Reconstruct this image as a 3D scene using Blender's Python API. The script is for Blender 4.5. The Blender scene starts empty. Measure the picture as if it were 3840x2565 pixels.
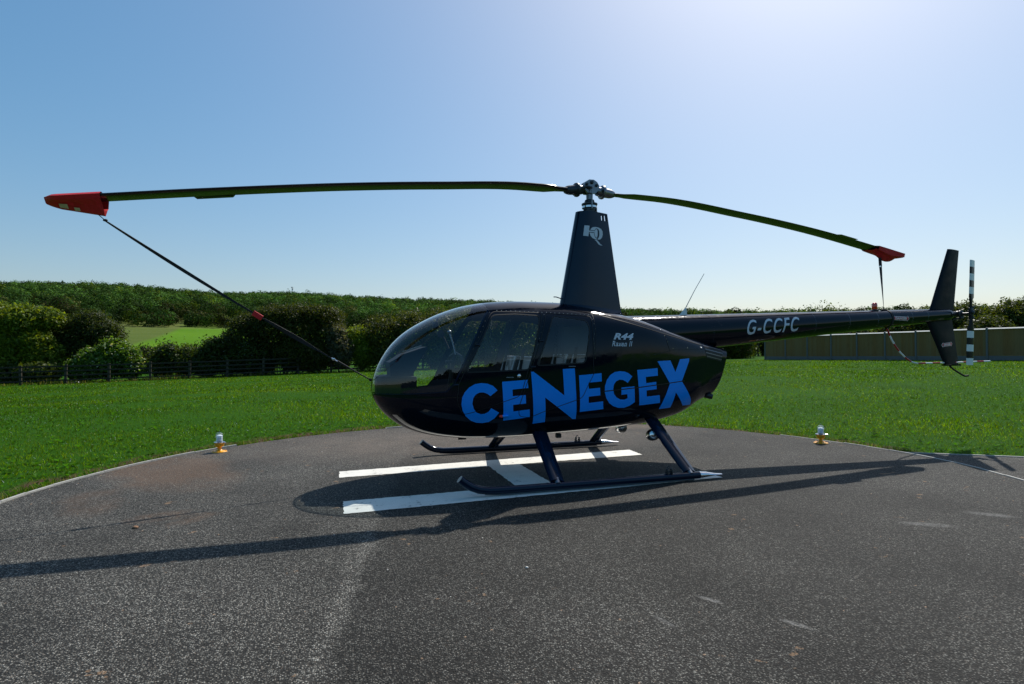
import bpy, bmesh, math, random
import numpy as np
from mathutils import Vector, Matrix, noise
from mathutils.geometry import delaunay_2d_cdt

rnd = random.Random(7)
rng = np.random.default_rng(7)
scene = bpy.context.scene
COL = scene.collection
PI = math.pi

# ------------------------------------------------------------------ camera, sky, sun, exposure
cam_d = bpy.data.cameras.new('camera')
cam = bpy.data.objects.new('camera', cam_d)
COL.objects.link(cam)
scene.camera = cam
cam_d.sensor_width = 36.0
cam_d.lens = 20.63
cam_d.clip_start = 0.05
cam_d.clip_end = 6000
YAW, PITCH, ROLL = 0.30435, 0.01445, -0.00203
fwd = Vector((-math.sin(YAW) * math.cos(PITCH), -math.cos(YAW) * math.cos(PITCH), math.sin(PITCH)))
rgt = fwd.cross(Vector((0, 0, 1))).normalized()
upv = rgt.cross(fwd)
r2 = rgt * math.cos(ROLL) + upv * math.sin(ROLL)
u2 = -rgt * math.sin(ROLL) + upv * math.cos(ROLL)
cam.matrix_world = Matrix(((r2.x, u2.x, -fwd.x, 2.833), (r2.y, u2.y, -fwd.y, 6.0714), (r2.z, u2.z, -fwd.z, 1.2811), (0, 0, 0, 1)))

SUN = Vector((-0.66, -0.605, 1.0)).normalized()
SUN_EL = math.asin(SUN.z)
SUN_ROT = math.atan2(SUN.x, SUN.y)
world = bpy.data.worlds.new('World')
scene.world = world
world.use_nodes = True
wn = world.node_tree.nodes
wl = world.node_tree.links
bg = wn['Background']
sky = wn.new('ShaderNodeTexSky')
sky.sky_type = 'NISHITA'
sky.sun_disc = False
sky.sun_elevation = SUN_EL
sky.sun_rotation = SUN_ROT
sky.altitude = 0
sky.air_density = 1.1
sky.dust_density = 1.6
sky.ozone_density = 6.0
hsv = wn.new('ShaderNodeHueSaturation')
hsv.inputs['Saturation'].default_value = 1.3
gam = wn.new('ShaderNodeGamma')          # thin high haze: a flatter sky
gam.inputs['Gamma'].default_value = 0.7
wl.new(sky.outputs[0], hsv.inputs['Color'])
wl.new(hsv.outputs[0], gam.inputs[0])
wb = wn.new('ShaderNodeMix')            # camera white balance of the sky
wb.data_type = 'RGBA'
wb.blend_type = 'MULTIPLY'
wb.inputs[0].default_value = 1.0
wb.inputs[7].default_value = (1.045, 1.03, 0.985, 1.0)
wl.new(gam.outputs[0], wb.inputs[6])
wl.new(wb.outputs[2], bg.inputs['Color'])
bg.inputs['Strength'].default_value = 0.15
sun_d = bpy.data.lights.new('sun', 'SUN')
sun_d.energy = 3.75
sun_d.angle = math.radians(0.5)
sun_d.color = (1.0, 0.95, 0.87)
sun = bpy.data.objects.new('sun', sun_d)
COL.objects.link(sun)
sun.location = SUN * 60
sun.rotation_euler = SUN.to_track_quat('Z', 'Y').to_euler()
scene.view_settings.view_transform = 'Standard'
scene.view_settings.look = 'None'
scene.view_settings.exposure = 0.45
scene.view_settings.gamma = 1.0
scene.view_settings.use_curve_mapping = False
scene.render.engine = 'CYCLES'
scene.cycles.max_bounces = 8
scene.cycles.transparent_max_bounces = 24
scene.cycles.use_denoising = True

# ------------------------------------------------------------------ object helpers
def tag(o, label=None, cat=None, group=None, kind=None):
    if label: o['label'] = label
    if cat: o['category'] = cat
    if group: o['group'] = group
    if kind: o['kind'] = kind
    return o

def empty(name, loc=(0, 0, 0), rz=0.0):
    o = bpy.data.objects.new(name, None)
    COL.objects.link(o)
    o.location = loc
    o.rotation_euler = (0, 0, rz)
    o.empty_display_size = 0.2
    return o

def link(name, me, parent=None):
    o = bpy.data.objects.new(name, me)
    COL.objects.link(o)
    if parent: o.parent = parent
    return o

class MB:
    """collects shapes; build() links them as one mesh object"""
    def __init__(s):
        s.v = []; s.f = []; s.m = []; s.sm = []
    def add(s, verts, faces, mi=0, smooth=False):
        b = len(s.v)
        s.v += [tuple(p) for p in verts]
        for f in faces:
            s.f.append(tuple(b + i for i in f)); s.m.append(mi); s.sm.append(smooth)
        return s
    def box(s, c, size, rot=None, mi=0, bevel=0.0):
        hx, hy, hz = size[0] / 2, size[1] / 2, size[2] / 2
        if bevel > 0:
            bm = bmesh.new()
            bmesh.ops.create_cube(bm, size=1.0)
            for v in bm.verts:
                v.co = Vector((v.co.x * size[0], v.co.y * size[1], v.co.z * size[2]))
            bmesh.ops.bevel(bm, geom=bm.edges[:], offset=bevel, segments=2, profile=0.5, affect='EDGES')
            bm.verts.index_update()
            P = [v.co.copy() for v in bm.verts]; F = [[v.index for v in f.verts] for f in bm.faces]
            bm.free()
        else:
            P = [Vector((x, y, z)) for x in (-hx, hx) for y in (-hy, hy) for z in (-hz, hz)]
            F = [(0, 1, 3, 2), (4, 6, 7, 5), (0, 4, 5, 1), (2, 3, 7, 6), (0, 2, 6, 4), (1, 5, 7, 3)]
        if rot is not None: P = [rot @ p for p in P]
        c = Vector(c)
        return s.add([p + c for p in P], F, mi)
    def tube(s, pts, rad, n=10, mi=0, cap=True, flat=1.0, up=(0, 0, 1)):
        """tube along a polyline; rad number or list; flat squeezes along the second axis"""
        pts = [Vector(p) for p in pts]
        if not hasattr(rad, '__len__'): rad = [rad] * len(pts)
        V = []
        for i, p in enumerate(pts):
            t = (pts[min(i + 1, len(pts) - 1)] - pts[max(i - 1, 0)]).normalized()
            a = Vector(up)
            if abs(t.dot(a)) > 0.97: a = Vector((1, 0, 0))
            x = t.cross(a).normalized(); y = x.cross(t).normalized()
            for k in range(n):
                an = 2 * PI * k / n
                V.append(p + x * math.cos(an) * rad[i] + y * math.sin(an) * rad[i] * flat)
        F = []
        for i in range(len(pts) - 1):
            for k in range(n):
                k2 = (k + 1) % n
                F.append((i * n + k, i * n + k2, (i + 1) * n + k2, (i + 1) * n + k))
        s.add(V, F, mi, True)
        if cap:
            b = len(s.v) - len(V)
            s.f.append(tuple(b + k for k in reversed(range(n)))); s.m.append(mi); s.sm.append(False)
            b2 = b + (len(pts) - 1) * n
            s.f.append(tuple(b2 + k for k in range(n))); s.m.append(mi); s.sm.append(False)
        return s
    def lathe(s, prof, n=24, c=(0, 0, 0), axis=None, mi=0, smooth=True):
        """prof: list of (r,z), turned round z (or round axis)"""
        M = Vector((0, 0, 1)).rotation_difference(Vector(axis)).to_matrix() if axis else Matrix.Identity(3)
        c = Vector(c); V = []
        for r, z in prof:
            for k in range(n):
                a = 2 * PI * k / n
                V.append(c + M @ Vector((r * math.cos(a), r * math.sin(a), z)))
        F = []
        for i in range(len(prof) - 1):
            for k in range(n):
                k2 = (k + 1) % n
                F.append((i * n + k, i * n + k2, (i + 1) * n + k2, (i + 1) * n + k))
        return s.add(V, F, mi, smooth)
    def ball(s, c, r, n=8, mi=0):
        if not hasattr(r, '__len__'): r = (r, r, r)
        V = [];F = []
        m = n // 2
        for i in range(m + 1):
            for k in range(n):
                th = PI * i / m; a = 2 * PI * k / n
                V.append((c[0] + r[0] * math.sin(th) * math.cos(a), c[1] + r[1] * math.sin(th) * math.sin(a), c[2] + r[2] * math.cos(th)))
        for i in range(m):
            for k in range(n):
                k2 = (k + 1) % n
                F.append((i * n + k, (i + 1) * n + k, (i + 1) * n + k2, i * n + k2))
        return s.add(V, F, mi, True)
    def loft(s, rings, mi=0, smooth=True, cap=True):
        n = len(rings[0]); V = [p for r in rings for p in r]; F = []
        for i in range(len(rings) - 1):
            for k in range(n):
                k2 = (k + 1) % n
                F.append((i * n + k, i * n + k2, (i + 1) * n + k2, (i + 1) * n + k))
        if cap:
            F.append(tuple(reversed(range(n)))); F.append(tuple((len(rings) - 1) * n + k for k in range(n)))
        return s.add(V, F, mi, smooth)
    def build(s, name, mats, parent=None, sharp=True):
        me = bpy.data.meshes.new(name)
        me.from_pydata(s.v, [], s.f)
        if not isinstance(mats, (list, tuple)): mats = [mats]
        for m in mats: me.materials.append(m)
        me.polygons.foreach_set('material_index', s.m)
        me.polygons.foreach_set('use_smooth', s.sm)
        bm = bmesh.new(); bm.from_mesh(me)
        bmesh.ops.recalc_face_normals(bm, faces=bm.faces)
        bm.to_mesh(me); bm.free()
        if sharp and any(s.sm):
            me.set_sharp_from_angle(angle=math.radians(40))
        me.update()
        return link(name, me, parent)

def copy_tree(o, parent=None):
    c = o.copy(); COL.objects.link(c); c.parent = parent
    for ch in [k for k in o.children]: copy_tree(ch, c)
    return c

# ------------------------------------------------------------------ materials
def new_mat(name):
    m = bpy.data.materials.new(name); m.use_nodes = True
    return m, m.node_tree.nodes, m.node_tree.links, m.node_tree.nodes['Principled BSDF']

def plain(name, col, rough=0.5, metal=0.0, coat=0.0, spec=0.5, var=0.0, scale=8.0, bump=0.0, bscale=60.0):
    m, n, l, p = new_mat(name)
    p.inputs['Base Color'].default_value = (*col, 1)
    p.inputs['Roughness'].default_value = rough
    p.inputs['Metallic'].default_value = metal
    p.inputs['Coat Weight'].default_value = coat
    p.inputs['Coat Roughness'].default_value = 0.02
    p.inputs['Specular IOR Level'].default_value = spec
    tc = n.new('ShaderNodeTexCoord')
    if var > 0:
        t = n.new('ShaderNodeTexNoise'); t.inputs['Scale'].default_value = scale; t.inputs['Detail'].default_value = 6
        l.new(tc.outputs['Object'], t.inputs['Vector'])
        r = n.new('ShaderNodeMapRange'); r.inputs[3].default_value = 1 - var; r.inputs[4].default_value = 1 + var
        l.new(t.outputs[0], r.inputs[0])
        mx = n.new('ShaderNodeMix'); mx.data_type = 'RGBA'; mx.blend_type = 'MULTIPLY'; mx.inputs[0].default_value = 1
        mx.inputs[6].default_value = (*col, 1)
        l.new(r.outputs[0], mx.inputs[7]); l.new(mx.outputs[2], p.inputs['Base Color'])
        r2_ = n.new('ShaderNodeMapRange'); r2_.inputs[3].default_value = max(rough - .08, .02); r2_.inputs[4].default_value = rough + .1
        l.new(t.outputs[0], r2_.inputs[0]); l.new(r2_.outputs[0], p.inputs['Roughness'])
    if bump > 0:
        t2 = n.new('ShaderNodeTexNoise'); t2.inputs['Scale'].default_value = bscale; t2.inputs['Detail'].default_value = 4
        l.new(tc.outputs['Object'], t2.inputs['Vector'])
        b = n.new('ShaderNodeBump'); b.inputs['Strength'].default_value = bump; b.inputs['Distance'].default_value = 0.01
        l.new(t2.outputs[0], b.inputs['Height']); l.new(b.outputs[0], p.inputs['Normal'])
    return m

def paint_mat(name, col, rough=0.12, spec=0.28):
    """glossy aircraft paint with a faint waviness of the sheet metal"""
    m, n, l, p = new_mat(name)
    p.inputs['Base Color'].default_value = (*col, 1)
    p.inputs['Roughness'].default_value = rough
    p.inputs['Coat Weight'].default_value = 0.0
    p.inputs['Coat Roughness'].default_value = 0.015
    p.inputs['Specular IOR Level'].default_value = spec
    tc = n.new('ShaderNodeTexCoord')
    t = n.new('ShaderNodeTexNoise'); t.inputs['Scale'].default_value = 2.2; t.inputs['Detail'].default_value = 2
    l.new(tc.outputs['Object'], t.inputs['Vector'])
    b = n.new('ShaderNodeBump'); b.inputs['Strength'].default_value = 0.25; b.inputs['Distance'].default_value = 0.012
    l.new(t.outputs[0], b.inputs['Height'])
    l.new(b.outputs[0], p.inputs['Normal']); l.new(b.outputs[0], p.inputs['Coat Normal'])
    d = n.new('ShaderNodeTexNoise'); d.inputs['Scale'].default_value = 14; d.inputs['Detail'].default_value = 8
    l.new(tc.outputs['Object'], d.inputs['Vector'])
    r = n.new('ShaderNodeMapRange'); r.inputs[1].default_value = .45; r.inputs[2].default_value = .75; r.inputs[3].default_value = rough; r.inputs[4].default_value = rough + .12
    l.new(d.outputs[0], r.inputs[0]); l.new(r.outputs[0], p.inputs['Roughness'])
    return m

def glass_mat(name, tint=(.92, .95, .95), ior=1.55, gl=(1, 1, 1)):
    """thin acrylic sheet: clear, tinted, with a mirror reflection that follows Fresnel"""
    m, n, l, p = new_mat(name); n.remove(p)
    out = n['Material Output']
    tr = n.new('ShaderNodeBsdfTransparent'); tr.inputs[0].default_value = (*tint, 1)
    g = n.new('ShaderNodeBsdfGlossy'); g.inputs['Roughness'].default_value = 0.0; g.inputs[0].default_value = (*gl, 1)
    lw = n.new('ShaderNodeLayerWeight'); lw.inputs[0].default_value = 0.5       # Schlick reflection of a thin sheet, the same from both sides
    pw = n.new('ShaderNodeMath'); pw.operation = 'POWER'; pw.inputs[1].default_value = 5.0
    l.new(lw.outputs['Facing'], pw.inputs[0])
    fr = n.new('ShaderNodeMapRange'); fr.inputs[3].default_value = ((ior - 1) / (ior + 1)) ** 2; fr.inputs[4].default_value = 1.0
    l.new(pw.outputs[0], fr.inputs[0])
    tc = n.new('ShaderNodeTexCoord')
    t = n.new('ShaderNodeTexNoise'); t.inputs['Scale'].default_value = 1.6
    l.new(tc.outputs['Object'], t.inputs['Vector'])
    b = n.new('ShaderNodeBump'); b.inputs['Strength'].default_value = 0.12; b.inputs['Distance'].default_value = 0.01
    l.new(t.outputs[0], b.inputs['Height']); l.new(b.outputs[0], g.inputs['Normal'])
    mul = n.new('ShaderNodeMath'); mul.operation = 'MULTIPLY'; mul.inputs[1].default_value = 1.25; mul.use_clamp = True
    l.new(fr.outputs[0], mul.inputs[0])
    mx = n.new('ShaderNodeMixShader')
    l.new(mul.outputs[0], mx.inputs[0]); l.new(tr.outputs[0], mx.inputs[1]); l.new(g.outputs[0], mx.inputs[2])
    l.new(mx.outputs[0], out.inputs[0])
    return m

def leaf_mat(name, trans=0.4, rough=0.5, tmul=(1.35, 1.25, .55), spec=.35):
    m, n, l, p = new_mat(name)
    a = n.new('ShaderNodeAttribute'); a.attribute_name = 'tone'
    l.new(a.outputs['Color'], p.inputs['Base Color'])
    p.inputs['Roughness'].default_value = rough
    p.inputs['Specular IOR Level'].default_value = spec
    t = n.new('ShaderNodeBsdfTranslucent')
    mm = n.new('ShaderNodeMix'); mm.data_type = 'RGBA'; mm.blend_type = 'MULTIPLY'; mm.inputs[0].default_value = 1
    mm.inputs[7].default_value = (*tmul, 1)
    l.new(a.outputs['Color'], mm.inputs[6]); l.new(mm.outputs[2], t.inputs[0])
    mx = n.new('ShaderNodeMixShader'); mx.inputs[0].default_value = trans
    l.new(p.outputs[0], mx.inputs[1]); l.new(t.outputs[0], mx.inputs[2]); l.new(mx.outputs[0], n['Material Output'].inputs[0])
    return m

M = {}
M['paint'] = paint_mat('black_paint', (.0022, .0048, .011), .05)
M['paint2'] = paint_mat('navy_paint', (.003, .0115, .029), .08, .34)
M['paint_satin'] = paint_mat('black_satin_paint', (.003, .006, .011), .42, .16)
M['seam'] = plain('black_sealant', (.003, .003, .003), .6)
M['rubber'] = plain('black_rubber', (.012, .012, .012), .7)
M['strap'] = plain('black_webbing', (.012, .012, .013), .75, bump=.4, bscale=300)
M['blue'] = plain('blue_vinyl', (.0, .30, 1.0), .2, spec=.4, var=.05, scale=3)
M['silver'] = plain('silver_vinyl', (.62, .65, .70), .35, var=.06)
M['white'] = plain('white_enamel', (.80, .80, .78), .3, var=.05)
M['red'] = plain('red_enamel', (.42, .012, .018), .3)
M['decal_red'] = plain('red_decal', (.50, .012, .05), .35)
M['red_cloth'] = plain('red_cover_cloth', (.62, .012, .02), .62, var=.12, scale=12, bump=.25, bscale=40)
M['label_white'] = plain('pale_patch', (.62, .60, .40), .6)
M['blade'] = plain('rotor_blade_paint', (.010, .011, .011), .25, spec=.28, var=.2, scale=4)
M['steel'] = plain('dull_steel', (.22, .23, .25), .32, metal=.9, var=.15, scale=20)
M['dark_metal'] = plain('dark_cast_metal', (.05, .055, .06), .38, metal=.6, var=.2, scale=25)
M['chrome'] = plain('bright_metal', (.75, .75, .76), .14, metal=1.0)
M['lining'] = plain('dark_cabin_lining', (.018, .026, .038), .7, var=.15)
M['leather'] = plain('grey_seat_leather', (.34, .29, .27), .48, var=.12, scale=20, bump=.15, bscale=120)
M['leather_dark'] = plain('dark_seat_leather', (.07, .06, .056), .5, var=.1)
M['glass'] = glass_mat('acrylic_window')
M['yellow'] = plain('yellow_lamp_paint', (.80, .36, .015), .35, var=.1, scale=18)
M['lamp_glass'] = glass_mat('lamp_glass', (.97, .98, .99), 1.5)
M['lens'] = plain('lamp_lens', (.86, .90, .92), .12, spec=.9)
M['beacon'] = plain('red_beacon_glass', (.75, .03, .01), .08, coat=1.0)
M['leaf'] = leaf_mat('hedge_leaf', .48, .5, (1.5, 1.3, .45), .22)
M['grass_blade'] = leaf_mat('grass_blade', .5, .55, (1.25, 1.3, .3), .06)
M['wood_leaf'] = leaf_mat('far_woodland_leaf', .22, .85, (1.2, 1.25, .5), .05)
M['bark'] = plain('bark', (.045, .035, .025), .9, var=.3, scale=14, bump=.5, bscale=30)

# ------------------------------------------------------------------ site axes: a = metres to the right, d = metres away from the viewpoint on the pad
SY, CY = 0.29968, 0.95404
def site(a, d):
    return 2.833 - CY * a - SY * d, 6.071 + SY * a - CY * d
def unsite(x, y):
    return -(x - 2.833) * CY + (y - 6.071) * SY, -(x - 2.833) * SY - (y - 6.071) * CY
PCX, PCY = 0.72, 0.65                       # centre of the round pad
def sstep(v, a, b):
    t = np.clip((v - a) / (b - a), 0, 1)
    return t * t * (3 - 2 * t)
# crest of the wooded hill: bearing (tangent) -> tangent of the elevation of the tree tops
HB = np.array([-1.6, -1.1, -.872, -.80, -.723, -.649, -.575, -.5, -.426, -.374, -.352, -.277, -.203, -.129, -.054, .094, .191, .243, .317, .43, .615, .873, 1.4])
HY = np.array([648, 650, 648, 648.5, 650, 654, 664, 673, 672.5, 671, 673, 680.5, 686.5, 688.5, 692.5, 703, 714.5, 718, 722, 727, 731, 735, 738])
HT = (803 - HY) / 1345.0
def crest(a, d):
    b = a / np.maximum(d, 1e-3)
    t = np.interp(b, HB, HT)
    return np.where(d > 0, t, 0.03)
def ground_h(x, y):
    x = np.asarray(x, float); y = np.asarray(y, float)
    a, d = unsite(x, y)
    r = np.hypot(x - PCX, y - PCY)
    hn = 0.025 * np.clip(a, -45, 40) * sstep(r, 6, 24) - 0.1 * sstep(-a, 8, 30)
    hn = hn - 0.02 - 0.015 * (r < 4.62)
    D = np.hypot(a, d)
    s1 = np.interp(D, [65, 110, 150, 200, 250, 320, 386], [0, 1.3, 3.0, 5.2, 7.6, 11.2, 14.6])
    w = sstep(D, 60, 130)
    h = hn * (1 - w) + s1 * w
    h = np.where(D < 60, hn, h)
    top = crest(a, d) / np.sqrt(1 + (a / np.maximum(np.abs(d), 1)) ** 2) * 900 + 1.3 - 10.0
    t = np.clip((D - 386) / 514, 0, 1)
    hill = 14.6 + (top - 14.6) * t * (1.3 - 0.3 * t)
    return np.where(D > 386, np.where(D > 900, top, hill), h)
def gz(x, y): return float(ground_h(x, y))

class G:
    """tiny node helper"""
    def __init__(s, m): s.n = m.node_tree.nodes; s.l = m.node_tree.links; s.tc = s.n.new('ShaderNodeTexCoord')
    def pos(s): return s.tc.outputs['Object']
    def noise(s, scale, detail=5, rough=.55, vec=None, w=0):
        t = s.n.new('ShaderNodeTexNoise'); t.inputs['Scale'].default_value = scale; t.inputs['Detail'].default_value = detail; t.inputs['Roughness'].default_value = rough
        s.l.new(vec or s.pos(), t.inputs['Vector']); return t.outputs[0]
    def voro(s, scale, vec=None, out=0):
        t = s.n.new('ShaderNodeTexVoronoi'); t.inputs['Scale'].default_value = scale
        s.l.new(vec or s.pos(), t.inputs['Vector']); return t.outputs[out]
    def map(s, v, a, b, c, d):
        t = s.n.new('ShaderNodeMapRange'); s.l.new(v, t.inputs[0])
        for i, x in enumerate((a, b, c, d)): t.inputs[i + 1].default_value = x
        return t.outputs[0]
    def math(s, op, a, b=None, clamp=False):
        t = s.n.new('ShaderNodeMath'); t.operation = op; t.use_clamp = clamp
        for i, x in enumerate((a, b)):
            if x is None: continue
            if isinstance(x, (int, float)): t.inputs[i].default_value = x
            else: s.l.new(x, t.inputs[i])
        return t.outputs[0]
    def mix(s, f, a, b, mode='MIX'):
        t = s.n.new('ShaderNodeMix'); t.data_type = 'RGBA'; t.blend_type = mode
        for i, x in ((0, f), (6, a), (7, b)):
            if isinstance(x, (int, float)): t.inputs[i].default_value = x
            elif isinstance(x, tuple): t.inputs[i].default_value = (*x, 1)
            else: s.l.new(x, t.inputs[i])
        return t.outputs[2]
    def dot(s, v, add=0.0):
        """plane test: v.pos + add"""
        t = s.n.new('ShaderNodeVectorMath'); t.operation = 'DOT_PRODUCT'; s.l.new(s.pos(), t.inputs[0]); t.inputs[1].default_value = v
        return s.math('ADD', t.outputs['Value'], add)
    def dist(s, c, sc=(1, 1, 1), rz=0):
        """distance from c measured in a stretched frame"""
        mp = s.n.new('ShaderNodeMapping'); mp.vector_type = 'TEXTURE'
        mp.inputs['Location'].default_value = c; mp.inputs['Scale'].default_value = sc; mp.inputs['Rotation'].default_value = (0, 0, rz)
        s.l.new(s.pos(), mp.inputs[0])
        t = s.n.new('ShaderNodeVectorMath'); t.operation = 'LENGTH'; s.l.new(mp.outputs[0], t.inputs[0])
        return t.outputs['Value']
    def bump(s, h, p, strength, distance):
        b = s.n.new('ShaderNodeBump'); b.inputs['Strength'].default_value = strength; b.inputs['Distance'].default_value = distance
        s.l.new(h, b.inputs['Height']); s.l.new(b.outputs[0], p.inputs['Normal'])

# ------------------------------------------------------------------ ground materials
def make_ground_mat():
    m, n, l, p = new_mat('grass_ground'); g = G(m)
    n1 = g.noise(.35, 6); n2 = g.noise(9, 8, .7); n3 = g.noise(70, 4, .7)
    c = g.mix(g.map(n1, .3, .7, 0, 1), (.024, .105, .002), (.038, .140, .003))
    c = g.mix(g.map(n2, .35, .7, 0, .7), c, (.036, .090, .003))
    c = g.mix(g.map(n3, .35, .65, .35, 1), (.008, .028, .002), c)
    # bare red-brown soil along the pad edge
    r = g.dist((PCX, PCY, 0))
    soil_n = g.math('ADD', g.noise(1.6, 4), g.math('MULTIPLY', g.noise(14, 4), .3))
    near = g.map(r, 4.75, 5.6, 1, 0)
    sm = g.map(g.math('MULTIPLY', near, soil_n), .29, .44, 0, 1)
    soil = g.mix(g.map(n3, .3, .7, 0, 1), (.045, .025, .016), (.13, .075, .05))
    c = g.mix(sm, c, soil)
    # far fields: green crop and paler stubble beyond a hedge line
    v = g.dist((2.833, 6.071, 0))
    far = g.map(v, 75, 110, 0, 1)
    fa = g.noise(.02, 4)
    crop = g.mix(g.map(fa, .35, .65, 0, 1), (.070, .165, .004), (.095, .20, .006))
    # boundary between the two fields, in site axes rotated to world
    na, nd = 0.887, 0.461
    nx, ny = -CY * na - SY * nd, SY * na - CY * nd
    off = -(nx * 2.833 + ny * 6.071)
    side = g.dot((nx, ny, 0), off + 13.0)
    olive = g.mix(g.map(g.noise(.05, 5), .3, .7, 0, 1), (.070, .105, .016), (.095, .125, .024))
    fld = g.mix(g.map(side, -1.5, 1.5, 0, 1), olive, crop)
    tan = g.map(v, 345, 378, 0, .55)
    fld = g.mix(tan, fld, (.13, .15, .045))
    c = g.mix(far, c, fld)
    l.new(c, p.inputs['Base Color']); p.inputs['Roughness'].default_value = .95; p.inputs['Specular IOR Level'].default_value = .05
    g.bump(g.math('ADD', n2, n3), p, .8, .03)
    return m

SCUFFS = [((0.958, 3.48, 0), (0.119, 0.032, 1), 2.106), ((1.312, 3.626, 0), (0.132, 0.0288, 1), 1.765), ((0.741, 3.836, 0), (0.124, 0.0352, 1), 2.053), ((-2.069, 2.806, 0), (0.295, 0.096, 1), 2.377), ((-1.379, 2.87, 0), (0.31, 0.096, 1), 2.556)]
def make_asphalt_mat(plain_side=False):
    m, n, l, p = new_mat('asphalt' if not plain_side else 'asphalt_path'); g = G(m)
    fine = g.noise(150, 3, .6); agg = g.voro(115); med = g.noise(26, 5, .65); big = g.noise(.9, 6, .6); bb = g.noise(.28, 4)
    # stone chippings in dark binder
    ch = g.map(agg, .15, .62, 1, 0)
    rc = n.new('ShaderNodeTexVoronoi'); rc.inputs['Scale'].default_value = 115; l.new(g.pos(), rc.inputs['Vector'])
    sep = n.new('ShaderNodeSeparateColor'); l.new(rc.outputs['Color'], sep.inputs[0])
    stone = g.mix(g.map(sep.outputs[0], .25, 1, 0, 1), (.050, .050, .048), (.34, .335, .32))
    stone = g.mix(g.map(sep.outputs[1], .85, 1, 0, .4), stone, (.26, .19, .15))
    c = g.mix(ch, (.016, .0155, .015), stone)
    c = g.mix(g.map(fine, .35, .6, .6, 0), c, (.012, .012, .012))
    tone = g.math('MULTIPLY', g.map(big, .25, .75, .62, 1.62), g.map(bb, .3, .7, .8, 1.2))
    tone = g.math('MULTIPLY', tone, g.map(med, .3, .7, .62, 1.42))
    tone = g.math('MULTIPLY', tone, g.map(g.noise(58, 3, .7), .32, .68, .45, 1.65))
    if not plain_side:
        # joint between two laying strips: right-hand strip a little darker, pale scuffed joint
        s = g.dot((.983, -.182, 0), -(2.52 * .983 - 1.96 * .182))
        wob = g.math('ADD', s, g.map(g.noise(3.0, 5), .3, .7, -.05, .05))
        tone = g.math('MULTIPLY', tone, g.map(wob, -.03, .03, .74, 1.12))
        yy = g.dot((0, 1, 0), -1.55)
        lim = g.map(yy, 0, .25, 0, 1)
        j = g.math('MULTIPLY', g.map(g.math('ABSOLUTE', g.math('ADD', wob, -.06)), 0, .08, .95, 0), lim)
        tone = g.math('ADD', tone, g.math('MULTIPLY', j, g.map(med, .3, .7, .2, 1.4)))
    cc = n.new('ShaderNodeCombineColor')
    for i in range(3): l.new(tone, cc.inputs[i])
    c = g.mix(1.0, c, cc.outputs[0], 'MULTIPLY')
    c = g.mix(1.0, c, (1.04, 1.015, .93), 'MULTIPLY')
    # dried soil washed on to the edge, and trodden clay
    sn = g.noise(2.3, 7, .65)
    def patch(cen, sc, rz, col, k0, k1, a=.8):
        nonlocal c
        f = g.map(g.dist(cen, sc, rz), .35, 1.0, 1, 0)
        f = g.map(g.math('MULTIPLY', f, sn), k0, k1, 0, a)
        f = g.math('MULTIPLY', f, g.map(g.noise(38, 5, .7), .38, .60, .25, 1.15), True)
        c = g.mix(f, c, g.mix(g.map(fine, .3, .7, 0, 1), tuple(q * .55 for q in col), col))
    brown = (.17, .105, .066)
    if not plain_side:
        patch((4.5, -1.2, 0), (.9, 2.0, 1), .45, brown, .18, .46, .72)
        patch((4.75, .2, 0), (.5, 1.0, 1), .2, brown, .33, .6, .4)
        patch((.9, -2.3, 0), (4.2, 1.9, 1), 0, (.22, .175, .14), .05, .6, .75)
        patch((-1.6, -3.0, 0), (2.2, .7, 1), -.55, (.22, .16, .11), .25, .6, .6)
        patch((4.0, 1.0, 0), (.7, .5, 1), 0, brown, .40, .54, .5)
    if not plain_side:
        for cen, sc, rz in SCUFFS: patch(cen, sc, rz, (.40, .39, .37), .26, .52, .38)
    cl = g.noise(3.1, 3, .5)
    spot = g.map(g.math('MULTIPLY', cl, g.noise(13, 4, .6)), .405, .43, 0, .6)
    c = g.mix(spot, c, (.26, .16, .09))
    l.new(c, p.inputs['Base Color'])
    p.inputs['Roughness'].default_value = .85; p.inputs['Specular IOR Level'].default_value = .2
    g.bump(g.math('ADD', ch, g.math('MULTIPLY', med, .8)), p, .75, .006)
    return m

def make_marking_mat():
    m, n, l, p = new_mat('worn_white_paint'); g = G(m)
    w = g.noise(24, 8, .7); s2 = g.noise(4.5, 6, .6); st = g.noise(180, 3)
    worn = g.map(g.math('ADD', w, g.math('MULTIPLY', s2, .6)), .90, 1.02, 0, .8)
    base = g.mix(g.map(st, .3, .7, 0, 1), (.62, .60, .54), (.80, .78, .71))
    base = g.mix(g.map(s2, .4, .75, 0, .35), base, (.50, .47, .42))
    l.new(g.mix(worn, base, (.07, .065, .06)), p.inputs['Base Color'])
    p.inputs['Roughness'].default_value = .7
    g.bump(st, p, .3, .003)
    return m
M['ground'] = make_ground_mat()
M['asphalt'] = make_asphalt_mat()
M['asphalt_path'] = make_asphalt_mat(True)
M['marking'] = make_marking_mat()
M['kerb'] = plain('pale_concrete_edging', (.36, .35, .32), .85, var=.35, scale=30, bump=.3, bscale=120)

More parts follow.
